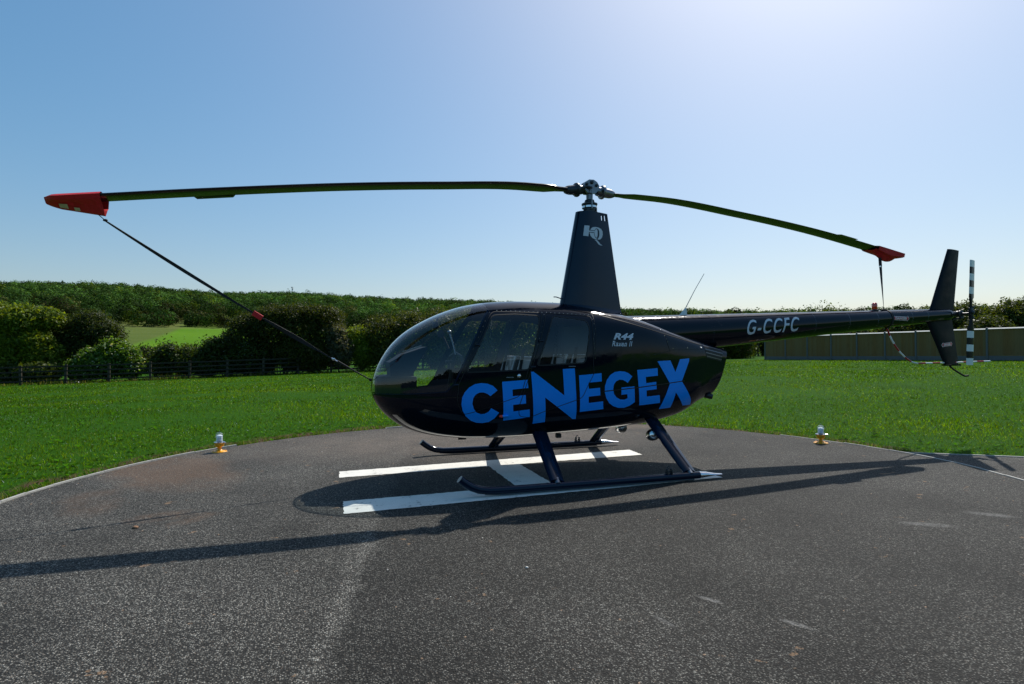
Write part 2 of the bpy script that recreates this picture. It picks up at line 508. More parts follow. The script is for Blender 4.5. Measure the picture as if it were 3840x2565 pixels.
# ------------------------------------------------------------------ terrain
def build_ground():
    na = 360
    radii = [0.0, 2.5, 4.60, 4.64, 4.75, 4.9, 5.1, 5.4, 5.8]
    while radii[-1] < 3200: radii.append(radii[-1] * 1.075 + .05)
    V = []; F = []
    ang = np.arange(na) / na * 2 * PI
    for r in radii:
        x = PCX + r * np.cos(ang); y = PCY + r * np.sin(ang)
        z = ground_h(x, y)
        # little unevenness of the turf
        if 5.5 < r < 60:
            z = z + np.array([noise.noise((xx * .35, yy * .35, 0)) for xx, yy in zip(x, y)]) * .04 * min((r - 5.5) / 4, 1)
        V += list(zip(x, y, z))
    for i in range(len(radii) - 1):
        for k in range(na):
            k2 = (k + 1) % na
            F.append((i * na + k, (i + 1) * na + k, (i + 1) * na + k2, i * na + k2))
    me = bpy.data.meshes.new('grass_ground'); me.from_pydata(V, [], F); me.materials.append(M['ground'])
    me.polygons.foreach_set('use_smooth', [True] * len(F)); me.update()
    o = link('grass_ground', me); tag(o, kind='structure')
build_ground()

# measured outline of the pad edge (angle, radius), nearly a circle
EDGE = [(5.48, 0.0), (5.28, -.71), (4.91, -1.45), (4.23, -2.39), (3.7, -2.85), (2.12, -3.71), (-3.13, -2.21), (-3.59, -1.34), (-3.84, -.57), (-3.96, -.06), (-4.02, .34), (-3.98, .77), (-3.95, 1.3), (-3.82, 1.57), (-3.56, 2.14)]
ea = sorted((math.atan2(y - PCY, x - PCX) % (2 * PI), math.hypot(x - PCX, y - PCY)) for x, y in EDGE)
EA = np.array([e[0] for e in ea]); ER = 4.70 + (np.array([e[1] for e in ea]) - 4.70) * .8
def edge_r(t):
    t = np.asarray(t) % (2 * PI)
    base = np.interp(t, np.r_[EA[-1] - 2 * PI, EA, EA[0] + 2 * PI], np.r_[ER[-1], ER, ER[0]])
    return base
_t = np.linspace(0, 2 * PI, 721)[:-1]
_r = edge_r(_t)
_k = np.exp(-np.linspace(-2, 2, 41) ** 2); _k /= _k.sum()
_rs = np.convolve(np.r_[_r[-20:], _r, _r[:20]], _k, 'valid')
def pad_r(t): return np.interp(np.asarray(t) % (2 * PI), np.r_[_t, 2 * PI], np.r_[_rs, _rs[0]])
tt = np.linspace(0, 2 * PI, 257)[:-1]
pr = pad_r(tt)
ring = [(PCX + r * math.cos(t), PCY + r * math.sin(t)) for t, r in zip(tt, pr)]
mb = MB()
mb.add([(PCX, PCY, 0)] + [(x, y, 0) for x, y in ring], [(0, 1 + i, 1 + (i + 1) % 256) for i in range(256)])
tag(mb.build('landing_pad', M['asphalt']), kind='structure')
# strip of tarmac leading off to the right
PB = Vector((-3.93, .52, 0)); pd_ = Vector((-.845, .535, 0)).normalized(); pn_ = Vector((.535, .845, 0)).normalized()
pth = [PB + pd_ * -.35 - pn_ * .02, PB + pd_ * 11 - pn_ * .02, PB + pd_ * 11 + pn_ * 3.9, PB + pd_ * -1.2 + pn_ * 3.9]
pth = [(p.x, p.y, -.005) for p in pth]
mb = MB(); mb.add(pth, [(0, 1, 2, 3)]); tag(mb.build('access_path', M['asphalt_path']), kind='structure')
mb = MB(); mb.add([(x, y, -.009) for x, y in ((16.0, 5.6), (-34.0, 5.6), (-40.0, 31.0), (26.0, 31.0))], [(0, 1, 2, 3)]); tag(mb.build('unseen_tarmac', M['asphalt_path']), kind='structure')  # unseen tarmac added behind the viewpoint to keep green out of the hull reflection
# edging strips: short concrete lengths set round the pad and along the path
edging = empty('pad_edging'); tag(edging, kind='structure')
def strip(p0, p1, w, z0, z1, name='edging_length'):
    p0 = Vector(p0); p1 = Vector(p1); t = (p1 - p0).normalized(); nn = Vector((-t.y, t.x, 0)) * w / 2
    m_ = MB()
    P = [p0 - nn, p0 + nn, p1 + nn, p1 - nn]
    m_.add([(p.x, p.y, z0) for p in P] + [(p.x, p.y, z1) for p in P], [(3, 2, 1, 0), (4, 5, 6, 7), (0, 1, 5, 4), (1, 2, 6, 5), (2, 3, 7, 6), (3, 0, 4, 7)])
    return m_.build(name, M['kerb'], edging)
nseg = 96
for i in range(nseg):
    a0 = 2 * PI * i / nseg; a1 = 2 * PI * (i + .985) / nseg
    r0 = float(pad_r(a0)) + .018; r1 = float(pad_r(a1)) + .018
    x0, y0 = PCX + r0 * math.cos(a0), PCY + r0 * math.sin(a0)
    left = 1 if math.cos(a0) > -.3 else 0
    zt = (.016 if left else .006) + rnd.uniform(-.003, .003)
    # here and there the edging is buried under soil and grass
    if 3.5 < a0 < 5.48 and rnd.random() < .86: zt = -.014
    strip((x0, y0, 0), (PCX + r1 * math.cos(a1), PCY + r1 * math.sin(a1), 0), .027, -.03, zt)
for i in range(8):
    q0 = PB + pd_ * (.1 + i * 1.3); q1 = PB + pd_ * (.1 + i * 1.3 + 1.28)
    strip(q0 - pn_ * .04, q1 - pn_ * .04, .03, -.03, .006 + rnd.uniform(-.002, .002))

# the painted letter H, three strokes, edges slightly ragged
def stroke_sheet(name, corners):
    c = [Vector((x, y, .004)) for x, y in corners]
    V = []
    for i in range(4):
        a_, b_ = c[i], c[(i + 1) % 4]; n_ = max(2, int((b_ - a_).length / .035))
        t_ = (b_ - a_).normalized(); q_ = Vector((-t_.y, t_.x, 0))
        for k in range(n_):
            V.append(a_.lerp(b_, k / n_) + q_ * (rnd.uniform(-.006, .006) if k else 0))
    bm = bmesh.new(); vs = [bm.verts.new(p) for p in V]; f = bm.faces.new(vs); f.normal_update(); bmesh.ops.triangulate(bm, faces=[f])
    me = bpy.data.meshes.new(name); bm.to_mesh(me); bm.free(); me.materials.append(M['marking'])
    o = link(name, me)
    if me.polygons and me.polygons[0].normal.z < 0: me.flip_normals()
    return o
hm = empty('painted_letter_h'); tag(hm, kind='structure')
for cs in ([(2.71, -.42), (2.72, -.11), (-.84, -.32), (-.87, -.69)], [(2.705, .87), (2.71, 1.27), (-.95, 1.07), (-.92, .73)], [(1.13, -.212), (.77, -.234), (.77, .812), (1.14, .790)]):
    o = stroke_sheet('painted_stroke', cs); o.parent = hm

# ------------------------------------------------------------------ grass, as one mass of blades
def np_mesh(name, verts, faces_n, nverts, tones, mat, parent=None, smooth=False):
    """verts (N,3) array, faces as consecutive groups of nverts vertices (or an index array)"""
    me = bpy.data.meshes.new(name)
    idx = faces_n
    nf = len(idx) // nverts
    me.vertices.add(len(verts)); me.vertices.foreach_set('co', np.ascontiguousarray(verts, np.float32).ravel())
    me.loops.add(len(idx)); me.loops.foreach_set('vertex_index', np.ascontiguousarray(idx, np.int32))
    me.polygons.add(nf)
    me.polygons.foreach_set('loop_start', np.arange(nf, dtype=np.int32) * nverts)
    me.polygons.foreach_set('loop_total', np.full(nf, nverts, np.int32))
    if smooth: me.polygons.foreach_set('use_smooth', np.ones(nf, bool))
    at = me.color_attributes.new('tone', 'FLOAT_COLOR', 'POINT')
    t4 = np.ones((len(verts), 4), np.float32); t4[:, :3] = tones
    at.data.foreach_set('color', t4.ravel())
    me.materials.append(mat)
    me.update(calc_edges=True)
    return link(name, me, parent)

def in_path(x, y):
    qx = x - PB.x; qy = y - PB.y
    u = qx * pd_.x + qy * pd_.y; v = qx * pn_.x + qy * pn_.y
    return (u > -.4) & (u < 11) & (v > -.07) & (v < 3.9)

def build_grass():
    X = []; Y = []; W = []; H = []
    for d0, d1, dens, w, h in ((4.0, 9.5, 900, .0045, .042), (9.5, 14, 420, .007, .045), (14, 21, 170, .011, .05), (21, 32, 105, .017, .055), (32, 48, 50, .026, .06)):
        tmax = .98
        area = tmax * (d1 ** 2 - d0 ** 2)
        n = int(area * dens)
        d = np.sqrt(rng.uniform(d0 ** 2, d1 ** 2, n)); a = d * rng.uniform(-tmax, tmax, n)
        x, y = site(a, d)
        X.append(x); Y.append(y); W.append(np.full(n, w)); H.append(np.full(n, h))
    x = np.concatenate(X); y = np.concatenate(Y); w = np.concatenate(W); h = np.concatenate(H)
    ang = np.arctan2(y - PCY, x - PCX); r = np.hypot(x - PCX, y - PCY); pr_ = pad_r(ang)
    # sparse and ragged beside the edging
    cl = np.sin(x * 5.1 + 1.3 * np.sin(y * 4.3)) * np.sin(y * 6.7 + 1.1 * np.sin(x * 3.7))
    keep = (r > pr_ + .03) & ~in_path(x, y)
    prob = np.clip((r - pr_ - .02) / .6 + .42 * cl + .05, .03, 1)
    patch = np.sin(x * .9 + 2 * np.sin(y * .5)) * np.sin(y * 1.1 + 2 * np.sin(x * .43))
    keep &= rng.random(len(x)) < prob * (0.8 + .2 * patch)
    x = x[keep]; y = y[keep]; w = w[keep]; h = h[keep]; r = r[keep]; patch = patch[keep]
    n = len(x)
    z = ground_h(x, y) - .004
    th = rng.uniform(0, 2 * PI, n); lean = rng.uniform(.1, .95, n); la = rng.uniform(0, 2 * PI, n)
    hh = h * rng.uniform(.45, 1.25, n) * (1 + .25 * patch)
    ww = w * rng.uniform(.7, 1.4, n)
    glint = rng.random(n) < .07
    ww[glint] *= .6; hh[glint] *= .55; lean[glint] = rng.uniform(.9, 2.2, glint.sum())
    bx = np.cos(th) * ww; by = np.sin(th) * ww
    tx = np.cos(la) * lean * hh; ty = np.sin(la) * lean * hh
    V = np.empty((n, 3, 3))
    V[:, 0] = np.stack([x - bx, y - by, z], -1); V[:, 1] = np.stack([x + bx, y + by, z], -1)
    V[:, 2] = np.stack([x + tx, y + ty, z + hh], -1)
    base = np.array([.066, .142, .005])
    tone = base * rng.uniform(.3, 1.75, (n, 1)) * np.array([1 + .3 * 1, 1, 1]) ** rng.uniform(-.5, 1.4, (n, 1))
    big = np.sin(x * .31 + 1.7 * np.sin(y * .23 + .6)) * np.sin(y * .37 + 1.9 * np.sin(x * .19))
    tone *= (1 + .16 * patch + .22 * big)[:, None] * (np.array([1.12, 1.0, 1.0]) ** (big[:, None] * 1.5))
    tone[glint] = np.array([.46, .49, .56]) * rng.uniform(.6, 1.5, (glint.sum(), 1))  # pale short blades: sun glints on the grass put into the colour
    T = np.repeat(tone, 3, 0)
    o = np_mesh('grass', V.reshape(-1, 3), np.arange(n * 3), 3, T, M['grass_blade'])
    tag(o, kind='stuff')
    # longer tufts that hang over the edging
    V = []; T = []
    for k_ in range(620):
        t_ = rng.uniform(2.6, 6.6); r_ = float(pad_r(t_)) + rng.uniform(.05, .16)
        x0, y0 = PCX + r_ * math.cos(t_), PCY + r_ * math.sin(t_)
        if bool(in_path(np.array(x0), np.array(y0))): continue
        col = np.array([.060, .125, .008]) * rng.uniform(.6, 1.35)
        for q in range(int(rng.integers(8, 26))):
            an = rng.uniform(0, 6.28); L = rng.uniform(.03, .085); w_ = rng.uniform(.002, .004); bx, by = x0 + rng.normal(0, .035), y0 + rng.normal(0, .035)
            if math.hypot(bx - PCX, by - PCY) < float(pad_r(math.atan2(by - PCY, bx - PCX))) + .025: continue
            ln = rng.uniform(.2, 1.1)
            V += [(bx - w_ * math.sin(an), by + w_ * math.cos(an), -.02), (bx + w_ * math.sin(an), by - w_ * math.cos(an), -.02), (bx + math.cos(an) * L * ln, by + math.sin(an) * L * ln, -.02 + L)]
            T += [col * rng.uniform(.6, 1.4) if rng.random() < .85 else np.array([.28, .25, .13])] * 3
    tag(np_mesh('edge_grass', np.array(V), np.arange(len(V)), 3, np.array(T), M['grass_blade']), kind='stuff')
    # low broad-leaved weeds and clover among the grass
    n = 9500
    d = np.sqrt(rng.uniform(4.2 ** 2, 17 ** 2, n)); a = d * rng.uniform(-.98, .98, n); x, y = site(a, d)
    r = np.hypot(x - PCX, y - PCY); pr_ = pad_r(np.arctan2(y - PCY, x - PCX))
    k = (r > pr_ + .06) & ~in_path(x, y) & ((rng.random(n) < .28) | (r < pr_ + 1.3))
    x = x[k]; y = y[k]; n = len(x); z = ground_h(x, y)
    V = []; T = []
    for i in range(n):
        s = rng.uniform(.022, .05); q = rng.integers(4, 8); a0 = rng.uniform(0, 6.28)
        col = np.array([.05, .14, .012]) * rng.uniform(.6, 1.4)
        for j in range(q):
            an = a0 + j * 6.28 / q + rng.uniform(-.3, .3); c_, s_ = math.cos(an), math.sin(an); up = rng.uniform(.2, .75)
            L = s * rng.uniform(.7, 1.3)
            V += [(x[i], y[i], z[i] + .006), (x[i] + c_ * L * .55 - s_ * L * .32, y[i] + s_ * L * .55 + c_ * L * .32, z[i] + .012 + L * up * .7), (x[i] + c_ * L, y[i] + s_ * L, z[i] + .012 + L * up), (x[i] + c_ * L * .55 + s_ * L * .32, y[i] + s_ * L * .55 - c_ * L * .32, z[i] + .012 + L * up * .7)]
            T += [col] * 4
    o = np_mesh('lawn_weeds', np.array(V), np.arange(len(V)), 4, np.array(T), M['grass_blade'])
    tag(o, kind='stuff')
build_grass()

# ------------------------------------------------------------------ far woodland on the hill
def build_wood():
    pts = []
    D = 384.0
    while D < 912:
        sp = 8.0 + (D - 384) * .004
        nn = int(D * 1.72 / sp)
        for i in range(nn):
            az = -.86 + 1.72 * (i + rnd.uniform(-.45, .45)) / nn
            dd = D + rnd.uniform(-.45, .45) * sp
            pts.append((az, dd))
        D += sp * (.92 if D < 860 else .7)
    QV = []; QT = []
    for az, dd in pts:
        a, d = dd * math.sin(az), dd * math.cos(az)
        x, y = site(a, d); z = gz(x, y)
        nv = noise.noise((x * .009, y * .009, 3.1)) * 1.5; nv2 = noise.noise((x * .05, y * .05, 9.0))
        edge = dd < 408
        h = rnd.uniform(7.0, 12.5) * (rnd.uniform(.85, 1.3) if dd > 850 else 1) * (.8 if edge else 1) * (1 + .2 * nv2); rr = rnd.uniform(3.3, 6.4)
        conifer = rnd.random() < (.34 if dd < 430 else .03 + (.30 if nv > .35 and dd > 760 else 0))
        if True:
            # nearer ranks: crowns of loose leaf clumps
            m_ = int((230 if dd < 440 else (190 if dd < 540 else 140)) * (rr / 4.8) ** 1.6)
            u_ = rng.normal(size=(m_, 3)); u_ /= np.linalg.norm(u_, axis=1)[:, None]
            if conifer: taper = 1.15 - .42 * (u_[:, 2:3] + 1)
            else: taper = np.ones((m_, 1))
            rr_ = rr * (.62 if conifer else 1)
            col = np.array([.030, .050, .014]) if conifer else (np.array([.080, .115, .012]) if nv2 > .22 and rnd.random() < .5 else np.array([.040, .082, .016]))
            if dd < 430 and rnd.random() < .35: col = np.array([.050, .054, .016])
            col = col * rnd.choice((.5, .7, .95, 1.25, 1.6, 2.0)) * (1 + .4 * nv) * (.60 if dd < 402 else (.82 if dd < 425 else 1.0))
            lum_ = 1 + .20 * np.sin(u_[:, :1] * 5 + x) * np.sin(u_[:, 1:2] * 5 + y) * np.sin(u_[:, 2:3] * 4 + x)
            c_ = np.array([x, y, z + h * .55]) + lum_ * u_ * np.array([rr_, rr_, h * .48]) * taper * rng.uniform(.78, 1.06, (m_, 1))
            nr = u_ * 1.0 + rng.normal(size=(m_, 3)) * .30; nr /= np.linalg.norm(nr, axis=1)[:, None]
            t_ = np.cross(nr, rng.normal(size=(m_, 3))); t_ /= np.linalg.norm(t_, axis=1)[:, None]; b_ = np.cross(nr, t_)
            s_ = rng.uniform(.5, 1.15, (m_, 1)) * (.68 if dd < 440 else (.74 if dd < 540 else .86))
            QV.append(np.stack([c_ - t_ * s_, c_ - b_ * s_ * .7, c_ + t_ * s_, c_ + b_ * s_ * .7], 1).reshape(-1, 3))
            QT.append(np.repeat(np.tile(col, (m_, 1)) * np.clip(1 + rng.normal(0, .3, (m_, 1)), .4, 1.9), 4, 0))
    QV = np.concatenate(QV)
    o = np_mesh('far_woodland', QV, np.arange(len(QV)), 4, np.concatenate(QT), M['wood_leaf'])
    tag(o, kind='stuff')
build_wood()

# ------------------------------------------------------------------ hedges, bushes and trees
def leaf_cloud(ells, dens, size, col, var=.45, hue=.25, seed=0, up=.35, floor=None, shell=.62, wild=.18):
    """leaves spread through a union of ellipsoids; returns verts, tones"""
    r = np.random.default_rng(seed)
    E_ = np.array(ells, float)
    Vs = []; Ts = []
    for k, e in enumerate(E_):
        c, R = e[:3], e[3:6]
        area = 4 * PI * ((R[0] * R[1]) ** 1.6 + (R[0] * R[2]) ** 1.6 + (R[1] * R[2]) ** 1.6) ** (1 / 1.6) / 3 ** (1 / 1.6)
        n = int(area * dens)
        u = r.normal(size=(n, 3)); u /= np.linalg.norm(u, axis=1)[:, None]
        # lumpy radius and some long shoots
        lum = np.sin(u[:, 0] * 7 + k) * np.sin(u[:, 1] * 8 + 2 * k) * np.sin(u[:, 2] * 6 + 3 * k)
        rad = (shell + (1 - shell) * r.random(n) ** .6) * (1 + .16 * lum) + wild * r.random(n) ** 5
        p = c + u * R * rad[:, None]
        # drop most leaves buried inside the other ellipsoids
        keep = np.ones(n, bool)
        for j, e2 in enumerate(E_):
            if j == k: continue
            q = (((p - e2[:3]) / e2[3:6]) ** 2).sum(1)
            keep &= (q > .5) | (r.random(n) < .12)
        if floor is not None: keep &= p[:, 2] > floor
        p = p[keep]; u = u[keep]; n = len(p)
        if n == 0: continue
        nrm = u * .7 + r.normal(size=(n, 3)) * .75 + np.array([0, 0, up])
        nrm /= np.linalg.norm(nrm, axis=1)[:, None]
        t = np.cross(nrm, r.normal(size=(n, 3))); t /= np.linalg.norm(t, axis=1)[:, None]
        b = np.cross(nrm, t)
        s = size * r.uniform(.55, 1.35, (n, 1))
        V = np.stack([p - t * s, p - b * s * .48, p + t * s, p + b * s * .48], 1)
        tone = np.array(col) * (1 + var * r.uniform(-1, 1, (n, 1)))
        tone = tone * np.array([1.22, 1.1, .85]) ** (hue * r.normal(0, 1, (n, 1)))
        Vs.append(V.reshape(-1, 3)); Ts.append(np.repeat(np.clip(tone, .002, .9), 4, 0))
    return np.concatenate(Vs), np.concatenate(Ts)

def limbs(mb, base, ells, r0, seed=0):
    rr_ = random.Random(seed)
    base = Vector(base)
    for e in ells:
        tip = Vector(e[:3]) + Vector((0, 0, e[5] * .35))
        mid = base.lerp(tip, .45) + Vector((rr_.uniform(-.2, .2), rr_.uniform(-.2, .2), rr_.uniform(0, .3)))
        mb.tube([base + Vector((rr_.uniform(-.1, .1), rr_.uniform(-.1, .1), 0)), mid, tip], [r0 * rr_.uniform(.5, .8), r0 * .4, r0 * .12], 6)

def plant(name, label, cat, ells, dens, size, col, seed, group=None, trunk=.09, var=.45, hue=.25, part='foliage', up=.35, wild=.18, shell=.62, flowers=None, bases=1):
    """ells given in site axes: (a, d, height of centre above ground, ra, rd, rz)"""
    W = []
    for (a, d, h, ra, rd, rz) in ells:
        x, y = site(a, d); W.append((x, y, gz(x, y) + h, ra, rd, rz))
    am = sum(e[0] for e in ells) / len(ells); dm = sum(e[1] for e in ells) / len(ells)
    x, y = site(am, dm); g0 = gz(x, y)
    root = empty(name, (x, y, g0)); tag(root, label, cat, group)
    L = [(w[0] - x, w[1] - y, w[2] - g0, *w[3:]) for w in W]
    # ellipsoids are round in plan or turned with the site axes: use the mean radius when they differ little
    L2 = []
    for l_ in L:
        if l_[3] > 1.35 * l_[4]:
            # a long one: split into a row along the hedge line
            m_ = max(2, int(round(l_[3] / l_[4])))
            for i in range(m_):
                o_ = (i - (m_ - 1) / 2) * 2 * (l_[3] - l_[4]) / max(m_ - 1, 1)
                L2.append((l_[0] - CY * o_, l_[1] + SY * o_, l_[2], l_[4] * 1.08, l_[4] * 1.08, l_[5] * (1 + .06 * math.sin(i * 2.1 + seed))))
        else: L2.append(l_)
    V, T = leaf_cloud(L2, dens, size, col, var, hue, seed, up, floor=-.05, shell=shell, wild=wild)
    # coarse leafy twigs that fill the inside, so that nothing shows through the middle
    V2, T2 = leaf_cloud([(l_[0], l_[1], l_[2], l_[3] * .80, l_[4] * .80, l_[5] * .84) for l_ in L2], dens * .30, size * 2.6, col, var, hue, seed + 77, up, floor=-.05, shell=.45, wild=0)
    V = np.concatenate([V, V2]); T = np.concatenate([T, T2])
    np_mesh(part, V, np.arange(len(V)), 4, T, M['leaf'], root)
    if flowers:
        V, T = leaf_cloud(L2, flowers[0], flowers[1], flowers[2], .2, .05, seed + 5, 1.6, floor=.5, shell=.9)
        np_mesh('blossom', V, np.arange(len(V)), 4, T, M['leaf'], root)
    nb = bases
    for i in range(nb):
        t_ = MB()
        off = (i - (nb - 1) / 2)
        sub = L2[i * len(L2) // nb:(i + 1) * len(L2) // nb] or L2[:1]
        bx = sum(s_[0] for s_ in sub) / len(sub); by = sum(s_[1] for s_ in sub) / len(sub)
        t_.tube([(bx, by, -.15), (bx + .05, by, .5), (bx, by + .04, 1.0)], [trunk, trunk * .85, trunk * .7], 7)
        limbs(t_, (bx, by, .8), sub[:6], trunk * .7, seed + i)
        t_.build('trunk' if 'tree' in name else 'stem', M['bark'], root)
    return root

DK = (.034, .048, .007); MID = (.055, .085, .009); LT = (.125, .18, .014); YG = (.090, .120, .013)
# left of the frame
plant('broadleaf_tree', 'spreading broadleaf tree at the left edge behind the rail fence', 'tree',
      [(-36.3, 44, 4.6, 1.6, 1.6, 1.2), (-38.4, 44, 4.8, 1.8, 1.7, 1.2), (-34.6, 43.6, 1.6, 1.4, 1.2, 1.5), (-36.8, 43.4, 1.3, 1.6, 1.3, 1.4), (-35.2, 43.4, 2.9, 1.1, 1.2, .9), (-37.2, 43.2, 2.7, 1.4, 1.2, .9), (-40.5, 44, 3.4, 1.9, 1.8, 1.5), (-35.3, 44.4, 4.7, 1.3, 1.2, .9), (-38.9, 43, 1.5, 1.5, 1.2, .9)],
      95, .13, LT, 11, trunk=.13, wild=.25)
plant('low_bush', 'low leafy bush under the spreading tree at the left edge', 'bush',
      [(-36.2, 42.0, .7, 1.3, 1, .8), (-33.9, 41.9, .7, 1.4, 1, .75), (-38.8, 41.8, .9, 1.6, 1, .9)], 100, .12, MID, 12, trunk=.04)
plant('hawthorn_tree', 'dense dark hawthorn tree between the spreading tree and the blossoming elder', 'tree',
      [(-34.4, 46, 3.3, 1.6, 1.5, 1.4), (-32.9, 45.8, 4.35, 1.5, 1.3, 1.15), (-31.4, 45.4, 3.4, 1.4, 1.3, 1.3), (-33.0, 45.6, 3.0, 1.8, 1.4, 1.6), (-34.2, 45.2, 2.2, 1.3, 1.3, 1.2), (-32.3, 45, 1.8, 1.5, 1.3, 1.3)],
      130, .085, (.042, .062, .010), 13, trunk=.1, hue=.3)
plant('elder_bush', 'bright green elder bush with cream blossom behind the rail fence', 'bush',
      [(-28.9, 42.6, 2.1, 1.1, 1.1, .95), (-28.0, 42.3, 1.7, 1.1, 1.1, .95), (-30.2, 42.4, 1.6, 1.1, 1.0, .9), (-29.2, 42.0, 1.1, 1.5, 1.0, .9), (-27.4, 42.2, 1.0, .9, .9, .9), (-31.1, 42.3, .9, 1.1, .9, .9)],
      110, .12, (.075, .15, .016), 14, trunk=.06, flowers=(7, .085, (.72, .74, .48)), wild=.28)
plant('laurel_hedge', 'low straggling glossy hedge in front of the far green field', 'hedge',
      [(-24.8, 44.5, 1.2, 2.6, 1.0, 1.3), (-21.6, 45, 1.25, 2.6, 1.0, 1.35), (-25.6, 44, 2.0, .7, .6, .6), (-22.5, 44.3, 2.3, .8, .6, .75), (-20.6, 45, 2.1, .8, .7, .7), (-19.4, 45.5, 1.0, 1.1, .9, 1.1)],
      105, .10, (.045, .075, .012), 15, trunk=.05, wild=.6, shell=.5, bases=3, flowers=(5, .07, (.30, .34, .30)))
plant('field_hedge', 'dark clipped hedge line at the near edge of the far green field', 'hedge',
      [(-30.5, 60, 1.2, 6, 1.1, 1.75), (-22.5, 60, 1.2, 6, 1.1, 1.7), (-40, 60, 1.2, 6, 1.1, 1.8), (-50, 60, 1.4, 6, 1.2, 2.2)], 80, .12, DK, 16, trunk=.06, bases=4)
plant('tall_hedge', 'big square-topped dark hedge behind the rail fence, left of the helicopter nose', 'hedge',
      [(-20.9, 46, 2.4, 1.8, 1.8, 2.2), (-18.8, 46.4, 3.2, 1.9, 1.9, 2.3), (-16.6, 46.4, 3.3, 1.9, 1.9, 2.25), (-14.6, 46.6, 2.7, 1.6, 1.8, 2.2), (-20.0, 45.4, 1.2, 2.0, 1.5, 1.3), (-16.0, 45.3, 1.3, 2.2, 1.5, 1.4), (-18.0, 46.4, 4.55, 2.2, 1.5, .9), (-15.2, 46.5, 4.5, 1.9, 1.5, .9), (-20.6, 46.2, 4.0, 1.5, 1.4, .9), (-22.2, 45.9, 1.9, .9, 1.0, 1.6)],
      150, .075, (.044, .060, .008), 17, trunk=.11, bases=3, hue=.3, wild=.16)
plant('pale_bush', 'grey-green bush with pale leaves at the right end of the big square hedge', 'bush',
      [(-13.6, 45.6, 2.7, .9, .9, 1.1), (-13.2, 45.2, 1.6, 1.0, .9, 1.2)], 130, .085, (.085, .095, .055), 18, trunk=.05)
plant('hawthorn_bush', 'lighter green bush in the dip between the two tall hedges', 'bush',
      [(-12.2, 46.5, 2.4, 1.0, 1.0, 1.3), (-11.6, 46.3, 1.3, 1.2, 1.0, 1.2)], 130, .09, LT, 19, trunk=.05)
plant('mixed_hedge', 'tall shaggy hedge behind the helicopter cockpit', 'hedge',
      [(-10.3, 47, 2.6, 1.6, 1.7, 1.9), (-8.2, 47.4, 2.9, 1.7, 1.8, 1.9), (-5.9, 47.8, 2.9, 1.8, 1.8, 2.0), (-3.4, 48.4, 3.0, 1.9, 1.8, 2.0), (-.8, 49, 2.9, 1.9, 1.8, 2.0), (1.8, 49.8, 2.8, 1.9, 1.8, 1.9), (4.2, 50.6, 2.7, 1.8, 1.8, 1.8), (-9.3, 46.4, 1.2, 2.0, 1.5, 1.2), (-5.0, 47, 1.2, 2.4, 1.5, 1.2), (-.4, 48, 1.2, 2.6, 1.5, 1.2), (4.0, 49.8, 1.1, 2.2, 1.5, 1.2)],
      120, .085, (.062, .082, .014), 20, trunk=.1, bases=4, wild=.22)
# right of the mast
plant('distant_hedge', 'yellow-green hedge seen just behind the rotor mast', 'hedge',
      [(8.0, 66, 1.8, 3.2, 1.8, 2.3), (14.2, 66, 1.7, 3.6, 1.8, 2.2)], 60, .13, YG, 21, trunk=.1, bases=2, wild=.25)
plant('spiky_hedge', 'hedge with upright shoots showing above the tail boom near the whip aerial', 'hedge',
      [(18.6, 56, 1.6, 2.4, 1.5, 2.35), (21.2, 55, 1.6, 1.8, 1.5, 2.4)], 90, .10, MID, 22, trunk=.09, bases=2, wild=.42)
plant('shoot_hedge', 'hedge behind the board fence with shoots showing above the registration letters', 'hedge',
      [(23.8, 50, 1.7, 1.8, 1.5, 2.2), (26.0, 48.5, 1.8, 1.8, 1.5, 2.35), (27.4, 46.5, 1.4, 1.5, 1.4, 1.5)], 95, .10, MID, 23, trunk=.09, bases=2, wild=.42)
plant('dark_hedge', 'dark hedge filling the gap between the helicopter tail end and the board fence', 'hedge',
      [(22.0, 64, 1.6, 2.0, 1.5, 2.2), (25.0, 63.5, 1.6, 2.0, 1.5, 2.2), (27.8, 63, 1.6, 1.8, 1.5, 2.2)], 95, .10, DK, 25, trunk=.09, bases=1)
plant('laurel_bank', 'rounded thick hedge rising over the board fence behind the tail rotor', 'hedge',
      [(27.0, 41.5, 1.5, 1.5, 1.4, 1.5), (29.0, 41, 1.9, 1.7, 1.5, 1.65), (31.0, 40, 2.0, 1.8, 1.6, 1.8), (33.4, 39, 2.05, 1.8, 1.6, 1.85), (30.4, 37.5, 1.4, 1.6, 1.4, 1.4), (35.8, 38, 2.1, 1.9, 1.6, 1.8), (28.2, 43, 1.5, 1.4, 1.4, 1.5)],
      165, .095, (.055, .080, .012), 24, trunk=.1, bases=3, wild=.09)
